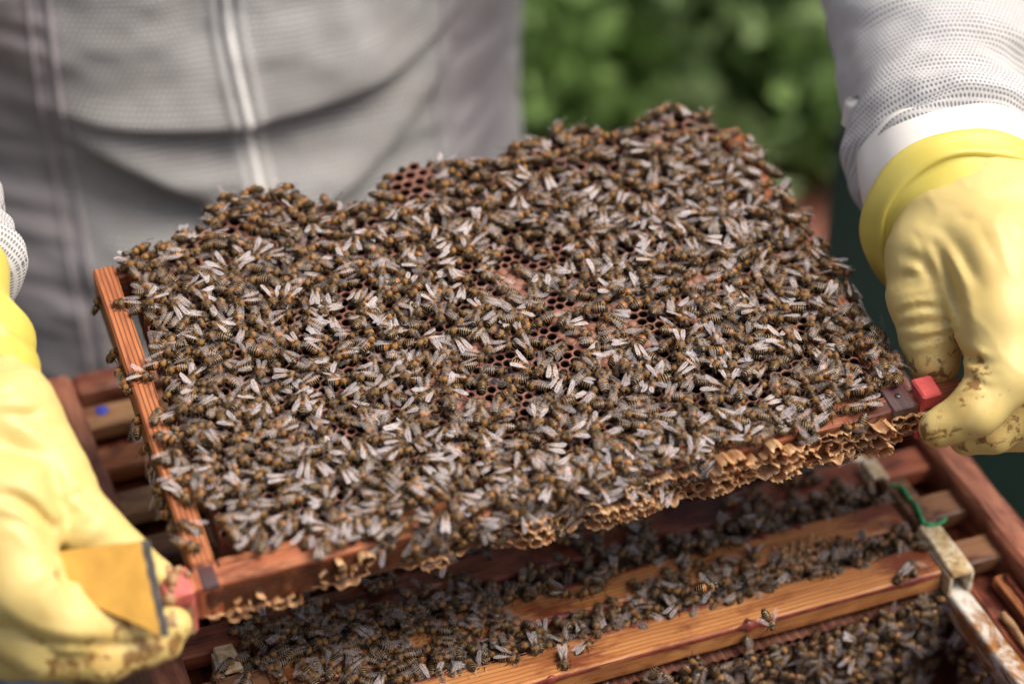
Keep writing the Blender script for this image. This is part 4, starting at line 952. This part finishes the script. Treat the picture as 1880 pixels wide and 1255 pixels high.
def arm_rings(path, radii, disp=None, m_=96, squash=1.0):
    """path rows are world points; rings at right angles to it, first axis kept near the camera's right."""
    path = np.asarray(path, float); t_ = nrm(np.gradient(path, axis=0)); e1 = nrm(CR-t_*(t_@CR)[:, None]); e2 = np.cross(t_, e1)
    a_ = np.linspace(0, 2*np.pi, m_, endpoint=False); s_ = np.concatenate([[0], np.cumsum(np.linalg.norm(np.diff(path, axis=0), axis=1))])
    rad = np.asarray(radii)[:, None]*np.ones(m_)
    if disp is not None: rad = rad+disp(a_[None, :], s_[:, None])
    ring = path[:, None]+rad[..., None]*(np.cos(a_)[None, :, None]*e1[:, None]+squash*np.sin(a_)[None, :, None]*e2[:, None])
    cl = np.stack([np.broadcast_to(a_[None]*np.mean(radii), ring.shape[:2]), np.broadcast_to(s_[:, None], ring.shape[:2]), 0*ring[..., 0]], -1)
    return ring, cl, s_
def garment(name, ring, mat, parent, cl=None, thick=True):
    n_, m_ = ring.shape[:2]; V, P = loft(ring, True, False)
    return obj(name, V, P, mat, parent, attrs={'cloth': ('FLOAT_VECTOR', cl.reshape(-1, 3))} if cl is not None else None)

def smin(a, b, k): h = np.clip(.5+.5*(b-a)/k, 0, 1); return b*(1-h)+a*h-k*h*(1-h)
def hand(chains, palm, res, wr, stain_fn, kf=3.0, kp=11.0, cuts=()):
    """chains: fingers as lists of (px,py,depth,r); palm: list of capsules. One continuous glove surface."""
    def W(c_): return [(at(x, y, d), r) for x, y, d, r in c_]
    CH = [W(c_) for c_ in chains]; PA = [W(c_) for c_ in palm]
    allp = np.array([p for c_ in CH+PA for p, r in c_]); rm = max(r for c_ in CH+PA for p, r in c_)
    lo, hi = allp.min(0)-rm-4, allp.max(0)+rm+4
    def seg(P, a, b, ra, rb):
        d = b-a; tt = np.clip(((P-a)@d)/(d@d), 0, 1); return np.linalg.norm(P-a-tt[:, None]*d, axis=1)-(ra*(1-tt)+rb*tt)
    def chain(P, c_, k):
        D = None
        for (a, ra), (b, rb) in zip(c_[:-1], c_[1:]):
            s_ = seg(P, a, b, ra, rb); D = s_ if D is None else smin(D, s_, k)
        return D
    def f(P):
        P = P.astype(np.float32); D = None
        for c_ in PA: s_ = chain(P, c_, 6); D = s_ if D is None else smin(D, s_, kp)
        for c_ in CH:
            s_ = chain(P, c_, 3.0); base = np.linalg.norm(P-c_[0][0], axis=1); k = kf+(kp-kf)*np.exp(-(base/30)**2)
            D = smin(D, s_, k)
        m_ = np.abs(D) < 4.5; Q_ = P[m_]; E = np.zeros(len(Q_))
        for (c0, axis, period, amp, rad) in wr:       # creases across a joint
            q = Q_-c0; s_ = q@axis; near = np.exp(-((q*q).sum(1)/rad**2)**2)
            ph = s_/period*2*np.pi+4.5*vnoise(q*.035+5)+1.5*vnoise(q*.11+2); am = np.clip(.6+.9*vnoise(q*.06+11), .1, 1.4); E += amp*near*am*(.42-np.abs(np.sin(ph*.5)))*1.5
        if cuts:
            ex_, ey_, ed_ = proj(Q_)
            for pts_, wd_, dp_, dmax in cuts:         # long grooves and folds in the rubber
                c_ = spline(np.array(pts_, float), 30); tt_ = np.linspace(0, 1, 30); best = np.full(len(Q_), 1e9); bt = np.zeros(len(Q_))
                for k_ in range(30):
                    d_ = np.hypot(ex_-c_[k_, 0], ey_-c_[k_, 1]); m2 = d_ < best; best[m2] = d_[m2]; bt[m2] = tt_[k_]
                mm_ = best/FPX*ed_; E += np.where(ed_ < dmax, dp_*np.exp(-(mm_/wd_)**2)*np.sin(np.pi*np.clip(bt, .06, .94))**.6-.35*dp_*np.exp(-((mm_-2.1*wd_)/(1.2*wd_))**2)*np.sin(np.pi*bt), 0)
        rg_ = 1-np.abs(vnoise(Q_*np.array([.05, .05, .05])+3)); E += -.9*np.clip(rg_-.82, 0, 1)*6*.35
        D[m_] += E+.6*vnoise(Q_*.045)+.25*vnoise(Q_*.13)
        return D
    V, P = surface_net(f, lo, hi, res)
    return V, P, stain_fn(V)
def glove(name, chains, palm, wr, stain_pts, res, kf=2.0, kp=9.0, cuts=()):
    def sf(V):
        s = np.zeros(len(V))
        for p, r in stain_pts: s = np.maximum(s, np.exp(-(np.linalg.norm(V-p, axis=1)/r)**2))
        return s
    V, P, s = hand(chains, palm, res, wr, sf, kf, kp, cuts)
    return obj(name, V, P, M['glove'], person, attrs={'stain': ('FLOAT', s)})

# --- hand at the right of the picture: thumb on the spacer, two fingers curled under the lug
RD = nrm(.64*(CR*-.42+CD*-.905)+.77*CF)      # forearm, from wrist towards the elbow
thumb = [(1712, 470, 1196, 22), (1696, 545, 1194, 18), (1710, 615, 1192, 15.8), (1714, 662, 1190, 13.2)]
index = [(1822, 470, 1184, 27), (1833, 590, 1168, 21.5), (1842, 685, 1158, 16.3), (1790, 752, 1154, 12.8), (1724, 786, 1158, 9.6)]
middle = [(1890, 480, 1190, 27), (1915, 620, 1184, 20), (1893, 735, 1180, 15), (1822, 790, 1182, 11.2), (1775, 800, 1186, 9.5)]
ring_ = [(1950, 500, 1205, 25), (1975, 640, 1204, 18), (1950, 740, 1204, 14), (1880, 790, 1206, 10.5), (1830, 800, 1210, 9)]
little = [(1985, 500, 1222, 20), (2010, 620, 1226, 15), (1985, 710, 1228, 12), (1930, 750, 1230, 9)]
palm = [[(1800, 395, 1215, 36), (1800, 470, 1200, 37)], [(1750, 430, 1206, 32), (1730, 480, 1200, 27)], [(1860, 420, 1212, 34), (1900, 500, 1206, 32)]]
tax = nrm(at(1714, 662, 1190)-at(1696, 545, 1194)); iax = nrm(at(1790, 752, 1154)-at(1832, 590, 1168))
wr = [(at(1672, 585, 1178), tax, 5.2, 1.5, 19), (at(1662, 520, 1180), nrm(tax+.5*CR), 8.5, 1.3, 15), (at(1782, 680, 1150), iax, 6.0, 1.6, 13), (at(1750, 470, 1172), nrm(CR*.9-CD*.4), 13, 1.3, 22), (at(1680, 630, 1178), nrm(tax-.2*CR), 4.5, .9, 16)]
g1 = glove('glove', [thumb, index, middle, ring_, little], palm, wr, [(at(1715, 670, 1180), 17), (at(1745, 640, 1180), 10), (at(1710, 790, 1152), 17), (at(1780, 790, 1172), 24), (at(1850, 770, 1170), 22), (at(1790, 700, 1150), 17), (at(1872, 715, 1165), 14)], 1.6, 2.0, 9.0,
    [([(1716, 452), (1736, 492), (1757, 550), (1770, 618)], 2.6, 3.6, 1192), ([(1664, 470), (1690, 480), (1710, 505), (1722, 540)], 3.0, 2.2, 1190), ([(1655, 572), (1690, 562), (1726, 566)], 1.8, 1.9, 1190), ([(1652, 600), (1695, 594), (1750, 588)], 1.7, 2.0, 1190),
     ([(1655, 628), (1700, 622), (1758, 606)], 1.6, 1.7, 1190), ([(1762, 640), (1790, 660), (1812, 668)], 2.2, 2.6, 1170), ([(1770, 690), (1795, 700), (1815, 712)], 1.6, 1.4, 1170), ([(1760, 430), (1775, 480), (1800, 520)], 4.0, 1.5, 1190), ([(1640, 520), (1665, 505), (1690, 510)], 2.0, 1.6, 1190)])
# gauntlet: flared, turned-back cuff round the wrist, a white liner above it and the mesh sleeve
W0 = at(1800, 442, 1210)
pr = [(-10, 37), (0, 41.5), (8, 44.2), (11.6, 45.8), (10.8, 47.2), (11.4, 48.6), (13.5, 49.4), (16.5, 50.2), (19.5, 51.6), (22, 53.2), (24, 53.8), (25.2, 52.8), (25.2, 50.8), (22, 48.4), (15, 46), (6, 43)]
path = np.array([W0+RD*s for s, r in pr])
def cuffd(a_, s_): return 1.6*np.sin(2*a_+.6)+1.0*np.sin(3*a_+2)+.6*vnoise(np.stack([np.cos(a_)*2+0*s_, np.sin(a_)*2+0*s_, s_*.05+0*a_], -1))
def fixed_rings(profile, base, axis, disp=None, m_=120, tiltv=None):
    e1 = nrm(CR-axis*(axis@CR)); e2 = np.cross(axis, e1); a_ = np.linspace(0, 2*np.pi, m_, endpoint=False); out = []
    for s, r in profile:
        rr_ = r+(disp(a_, s) if disp else 0); out.append(base+axis*(s+(tiltv(a_) if tiltv else 0))[..., None]*np.ones((m_, 1))+rr_[:, None]*(np.cos(a_)[:, None]*e1+np.sin(a_)[:, None]*e2)) if tiltv else out.append(base+axis*s+rr_[:, None]*(np.cos(a_)[:, None]*e1+np.sin(a_)[:, None]*e2))
    return np.array(out)
def rdisp(a_, s): return 1.8*np.sin(2*a_+.6)+1.1*np.sin(3*a_+2)+.5*np.sin(7*a_+s*.2)
def rtilt(a_): return 3*np.cos(a_-2.6)+1.5*np.sin(2*a_)
V, P = loft(fixed_rings(pr, W0, RD, rdisp, tiltv=rtilt)); obj('cuff', V, P, M['cuff'], g1)
pl = [(-6, 42), (4, 44), (14, 45.5), (24, 46.5), (36, 47.5), (48, 46.5), (66, 42), (84, 40)]
def ldisp(a_, s): return 2.6*np.sin(2*a_+1.2)+1.4*np.sin(5*a_+1)+(3.5*np.exp(-((a_-3.3)/.25)**2)*(1 if s > 14 else .3))
RL = nrm(.72*(CR*-.08+CD*-.99)+.69*CF)
V, P = loft(fixed_rings(pl, W0+RD*12, RL, ldisp)); obj('liner', V, P, M['liner'], g1)
RS = nrm(.82*(CR*.0+CD*-1.0)+.57*CF); elbow = W0+RD*40+RS*270; shoulder = np.array([TX+215, TY-20, 400.]); ss = np.linspace(0, 1, 90)
S1 = W0+RD*12+RL*39
body_ = list(spline([S1, S1+RL*14, S1+RL*24+RS*12, S1+RL*28+RS*60, S1+RL*28+RS*120, S1+RL*28+RS*215], 90))+list(spline([S1+RL*28+RS*215, elbow+np.array([0, 20, 25]), elbow*.5+shoulder*.5+np.array([30, 0, -10]), shoulder], 40)[1:])
sp = np.concatenate([[0], np.cumsum(np.linalg.norm(np.diff(np.array(body_), axis=0), axis=1))])
rad = np.interp(sp, [0, 4, 14, 28, 45, 70, 120, 240, 330, 600], [42, 50, 54, 54, 51.5, 52, 55, 62, 68, 84])
def sdisp(a_, s_):
    f = np.exp(-(s_/55)**2); p = np.stack([np.cos(a_)*1.6+0*s_, np.sin(a_)*1.6+0*s_, s_*.055+0*a_], -1)
    return f*6.0*vnoise(p*np.array([1, 1, 1.7]))+3.4*vnoise(p*.8+9)+1.2*vnoise(p*2.6)+f*2.6*np.sin(s_/9.5+1.8*np.sin(a_+.5))
def sleeve(bp, rad): 
    rg, cl, s_ = arm_rings(bp, rad, sdisp, 140); rg = np.concatenate([rg[:1]*.55+np.array(bp)[0]*.45, rg]); cl = np.concatenate([cl[:1], cl]); return garment('sleeve', rg, M['mesh_white'], person, cl)
sleeve(body_, rad)
tb = at(1572, 205, 1262); mb = MB(); box8(mb, -7, 7, -3, 3, -9, 9, 2, .5); mb.obj('cuff_tab', [M['zip']], person, Matrix.Translation(Vector(tb)*MM))

# --- hand at the left of the picture: grips the lug and a painted hive tool
thumbL = [(2, 775, 1092, 28), (88, 893, 1086, 20.5), (155, 968, 1082, 15.5), (228, 1022, 1086, 12), (286, 1056, 1090, 8.6)]
indexL = [(6, 935, 1066, 26), (40, 1070, 1054, 19), (130, 1140, 1058, 13.2), (235, 1160, 1073, 11.2), (318, 1148, 1076, 8.6)]
middleL = [(-40, 960, 1078, 28), (-20, 1105, 1072, 20), (80, 1188, 1068, 14.5), (190, 1204, 1070, 11.5), (300, 1178, 1076, 9.0)]
ringL = [(-90, 970, 1094, 26), (-80, 1110, 1092, 18), (20, 1190, 1090, 14), (130, 1206, 1092, 11), (230, 1186, 1098, 9)]
littleL = [(-130, 960, 1112, 22), (-130, 1090, 1112, 15), (-40, 1160, 1110, 12), (60, 1180, 1112, 9)]
palmL = [[(-70, 690, 1112, 31), (-60, 800, 1098, 35), (-50, 930, 1085, 37)], [(-120, 760, 1115, 34), (-110, 930, 1100, 32)]]
tl = nrm(at(158, 966, 1082)-at(40, 770, 1092))
wrL = [(at(190, 930, 1070), nrm(tl+.3*CR), 6.5, 1.6, 17), (at(90, 960, 1064), nrm(CR*.6-CD), 10, 1.5, 16), (at(215, 975, 1075), tl, 5.5, 1.0, 12), (at(60, 900, 1064), tl, 12, 1.2, 18), (at(110, 1040, 1044), nrm(CR+CD), 6, 1.0, 13), (at(60, 700, 1085), nrm(CD+.3*CR), 11, 1.8, 24)]
g2 = glove('glove', [thumbL, indexL, middleL, ringL, littleL], palmL, wrL, [(at(240, 1215, 1062), 30), (at(140, 1232, 1060), 28), (at(325, 1150, 1066), 13), (at(110, 1050, 1044), 8), (at(330, 1180, 1070), 12), (at(80, 1215, 1066), 14), (at(280, 1190, 1066), 16)], 1.8, 1.2, 6.0,
    [([(-10, 905), (37, 921), (80, 955), (106, 1010)], 3.0, 4.5, 1085), ([(-10, 950), (30, 955), (70, 985), (96, 1020)], 2.2, 2.4, 1085), ([(130, 905), (170, 915), (205, 945)], 2.2, 2.0, 1090), ([(150, 880), (185, 900), (215, 930)], 2.0, 1.6, 1090), ([(95, 850), (100, 900), (120, 950)], 3.5, 2.0, 1090),
     ([(105, 1040), (125, 1070), (140, 1105)], 2.2, 2.4, 1060), ([(-10, 1120), (60, 1168), (170, 1182), (300, 1172)], 2.0, 2.2, 1075), ([(20, 760), (60, 770), (100, 790)], 3.0, 1.6, 1100), ([(-10, 800), (50, 830), (90, 830)], 4.0, 1.2, 1100)])
LD = nrm(.72*(CR*-.50+CD*-.866)+.69*CF)
LB = at(-78, 690, 1114)
pr2 = [(-20, 32), (-8, 36), (0, 36.5), (4, 33), (9, 32), (14, 36.5), (20, 38.5), (27, 36), (33, 33.5), (42, 34), (52, 37), (58, 39), (60, 38), (58, 36), (50, 33)]
def ld2(a_, s): return 2.2*np.sin(2*a_+.3*s*.2)+1.5*np.sin(3*a_+1-s*.06)
V, P = loft(fixed_rings(pr2, LB, LD, ld2)); obj('cuff', V, P, M['cuff'], g2)
elbowL = LB+LD*330; shL = np.array([TX-215, TY-20, 400.])
bodyL = [LB+LD*s for s in np.linspace(60, 310, 70)]+list(spline([LB+LD*310, elbowL+np.array([0, 20, 25]), elbowL*.5+shL*.5+np.array([-30, 0, -10]), shL], 40)[1:])
sp = np.concatenate([[0], np.cumsum(np.linalg.norm(np.diff(np.array(bodyL), axis=0), axis=1))])
sleeve(bodyL, np.interp(sp, [0, 4, 14, 28, 45, 70, 120, 240, 330, 600], [36, 42, 45, 45, 44, 45, 48, 60, 68, 84]))

# --- hive tool held in that hand
q0, q1, q2, q3 = at(108, 1012, 1060), at(258, 994, 1064), at(296, 1166, 1054), at(120, 1180, 1050)
ex = nrm(q1-q0); ez = nrm(np.cross(ex, q3-q0)); ey = np.cross(ez, ex)
if ez@CF > 0: ez = -ez; ey = np.cross(ez, ex)
tool = tag(empty('hive_tool', mat4=frame4(q1, ex, ey, ez)), 'ochre painted steel hive tool gripped in the blurred near glove', 'hive tool')
wd = abs((q2-q1)@ey); sg = np.sign((q2-q1)@ey); sk = (q2-q1)@ex
n_ = 26; xs = np.linspace(-170, 0, n_); rows = []
for x in xs:
    b_ = 1.5*np.exp(-((x+60)/30)**2); f = sstep(-60, -5, x); y0 = 0; y1 = sg*wd*(1-.42*np.clip(-x/28, 0, 1)-.1*sstep(-28, -60, x)); y0 = sg*wd*.12*sstep(-28, -60, x)
    rows.append([(x, y0, 1.3+b_), (x+sk*f, y1, 1.3+b_), (x+sk*f, y1, -1.3+b_), (x, y0, -1.3+b_)])
V, P = loft(np.array(rows), True, True); obj('blade', V, P, M['tool_paint'], tool, smooth=False)
e_ = np.array([[(0.05, -.3*sg, 1.5), (4.0, -.2*sg, .9), (4.0, -.2*sg, -.6), (.05, -.3*sg, -1.5)], [(sk+.05, sg*wd+.3*sg, 1.5), (sk+3.6, sg*wd+.2*sg, .9), (sk+3.6, sg*wd+.2*sg, -.6), (sk+.05, sg*wd+.3*sg, -1.5)]])
e_ = np.stack([e_[0]*(1-f)+e_[1]*f+np.array([.25*math.sin(f*31), 0, .12*math.sin(f*23)]) for f in np.linspace(0, 1, 24)])
V, P = loft(e_, True, True); obj('worn_edge', V, P, M['tool_steel'], tool, smooth=False)

# ------------------------------------------------------------------ behind: second hive, shrubs
gx0 = ony(1533, 250, 430); gt = gx0[2]
ang = math.atan2((gx0-CAM)[1], (gx0-CAM)[0])-math.pi/2
ga = Matrix.Rotation(ang, 4, 'Z'); gc_ = np.array(ga @ Vector((232, 232, 0)))+np.array([gx0[0], gx0[1], GZ])
gh = tag(empty('green_hive', mat4=Matrix.Translation(Vector((gc_[0], gc_[1], GZ))*MM) @ ga), 'dark green box hive standing behind beside the gloved arm', 'beehive')
H_ = gt-GZ-20
for nm, a in (('wall', (-230, 230, -230, -208, 0, H_)), ('wall', (-230, 230, 208, 230, 0, H_)), ('wall', (-230, -208, -207.5, 207.5, 0, H_-1)), ('wall', (208, 230, -207.5, 207.5, 0, H_-1))): plank(nm, gh, *a, M['green_hive'], 2, .3)
plank('roof', gh, -224, 236, -234, 236, H_+.5, H_+60, M['lid'], 4, .5)
lm = []
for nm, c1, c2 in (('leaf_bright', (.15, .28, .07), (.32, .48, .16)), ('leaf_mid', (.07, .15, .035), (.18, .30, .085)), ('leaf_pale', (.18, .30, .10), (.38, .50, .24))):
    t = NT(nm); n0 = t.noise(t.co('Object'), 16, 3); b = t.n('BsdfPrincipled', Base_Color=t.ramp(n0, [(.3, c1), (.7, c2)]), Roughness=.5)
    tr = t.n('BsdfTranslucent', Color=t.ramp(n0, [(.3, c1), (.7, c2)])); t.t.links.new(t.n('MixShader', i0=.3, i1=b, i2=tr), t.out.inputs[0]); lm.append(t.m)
def shrub(px, py, zc, rx, rz, n_, mat, label, seed, leaf=46):
    c_ = onz(px, py, zc); r_ = np.random.default_rng(seed); e = tag(empty('garden_shrub', (c_[0], c_[1], GZ)), label, 'shrub', 'green shrubs behind the beekeeper')
    hz = zc-GZ
    mb = MB()
    for k in range(7):
        a_ = r_.random()*6.28; tip = np.array([math.cos(a_)*rx*.6, math.sin(a_)*rx*.6, hz+rz*r_.uniform(0, .5)]); V, P = tube(spline([(0, 0, 0), tip*[.3, .3, .5], tip], 9), np.linspace(8, 2, 9), 6); mb.add(V, P)
    mb.obj('stem', [M['bar_brown']], e)
    cl_ = r_.standard_normal((26, 3)); cl_ = cl_/np.linalg.norm(cl_, axis=1)[:, None]*r_.random((26, 1))**.4*np.array([rx, rx, rz])*.85
    k = r_.integers(26, size=n_); ctr = cl_[k]+r_.standard_normal((n_, 3))*rx*.16; ctr[:, 2] = np.maximum(ctr[:, 2]+hz, 15)
    d = nrm(r_.standard_normal((n_, 3))+np.array([0, 0, .3])); s_ = nrm(np.cross(d, r_.standard_normal((n_, 3)))); up_ = np.cross(s_, d); L = leaf*r_.uniform(.6, 1.25, (n_, 1)); Wd = L*.30
    V = np.stack([ctr, ctr+d*L*.45+s_*Wd+up_*L*.04, ctr+d*L, ctr+d*L*.45-s_*Wd+up_*L*.04, ctr+d*L*.5-up_*L*.05], 1).reshape(-1, 3); b_ = np.arange(n_)[:, None]*5
    mb = MB(); mb.add(V, [np.concatenate([b_+np.array([[0, 1, 4]]), b_+np.array([[1, 2, 4]]), b_+np.array([[2, 3, 4]]), b_+np.array([[3, 0, 4]])])]); mb.obj('crown', [mat], e, smooth=False)
shrub(1020, 120, -420, 190, 190, 2200, lm[0], 'bright green shrub just behind the comb and the beekeeper', 1, 56)
shrub(1150, -60, -360, 230, 240, 2400, lm[2], 'pale green shrub at the top edge of the picture', 2, 60)
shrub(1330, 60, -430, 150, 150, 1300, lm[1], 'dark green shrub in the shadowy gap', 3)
shrub(1440, -20, -420, 200, 190, 1800, lm[0], 'green shrub beside the white sleeve', 4, 52)
shrub(1490, 190, -520, 120, 90, 700, lm[0], 'small low green shrub above the bare earth', 5, 44)
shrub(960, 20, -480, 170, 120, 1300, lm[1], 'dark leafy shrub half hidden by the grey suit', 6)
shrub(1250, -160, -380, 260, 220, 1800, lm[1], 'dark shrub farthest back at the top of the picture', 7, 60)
t = NT('terracotta'); n0 = t.noise(t.co('Object'), 30, 4); M['brick'] = t.bsdf(Base_Color=t.ramp(n0, [(.3, (.26, .09, .06)), (.7, (.42, .17, .12))]), Roughness=.9)
p = onz(935, 262, GZ+40); V, P = bar(210, 100, 70, 4, 1.5, 3); tag(obj('brick', V, P, plain('red_brick', (.30, .07, .07), .9), None, Matrix.Translation(Vector((p[0], p[1], GZ+36))*MM)), 'dull red brick on the ground beside the grey suit', 'brick')
for i, (px, py) in enumerate(((1480, 330), (1520, 300))):
    p = onz(px, py, GZ+10); V, P = bar(300, 220, 30, 5, 1.5, 5+i); tag(obj('paving_slab', V, P, M['brick'], None, Matrix.Translation(Vector((p[0], p[1], GZ+17+3*i))*MM) @ Matrix.Rotation(.4+.9*i, 4, 'Z')), ['reddish paving slab behind the comb edge', 'reddish paving slab against the dark green hive'][i], 'slab')
p = onz(110, 1262, -500)
mb = MB(); A, B = np.meshgrid(np.linspace(-160, 160, 30), np.linspace(-110, 110, 24), indexing='ij'); mb.add(np.stack([A, B, 10*np.abs(vnoise(np.stack([A*.02, B*.02, 0*A], -1)))+3], -1).reshape(-1, 3), [grid_faces(30, 24)[:, ::-1]])
mb.obj('teal_cloth', [plain('teal_cloth', (.04, .22, .22), .9)], None, Matrix.Translation(Vector((p[0], p[1], GZ+14))*MM)); tag(bpy.data.objects['teal_cloth'], 'crumpled teal cloth on the ground under the near glove', 'cloth')
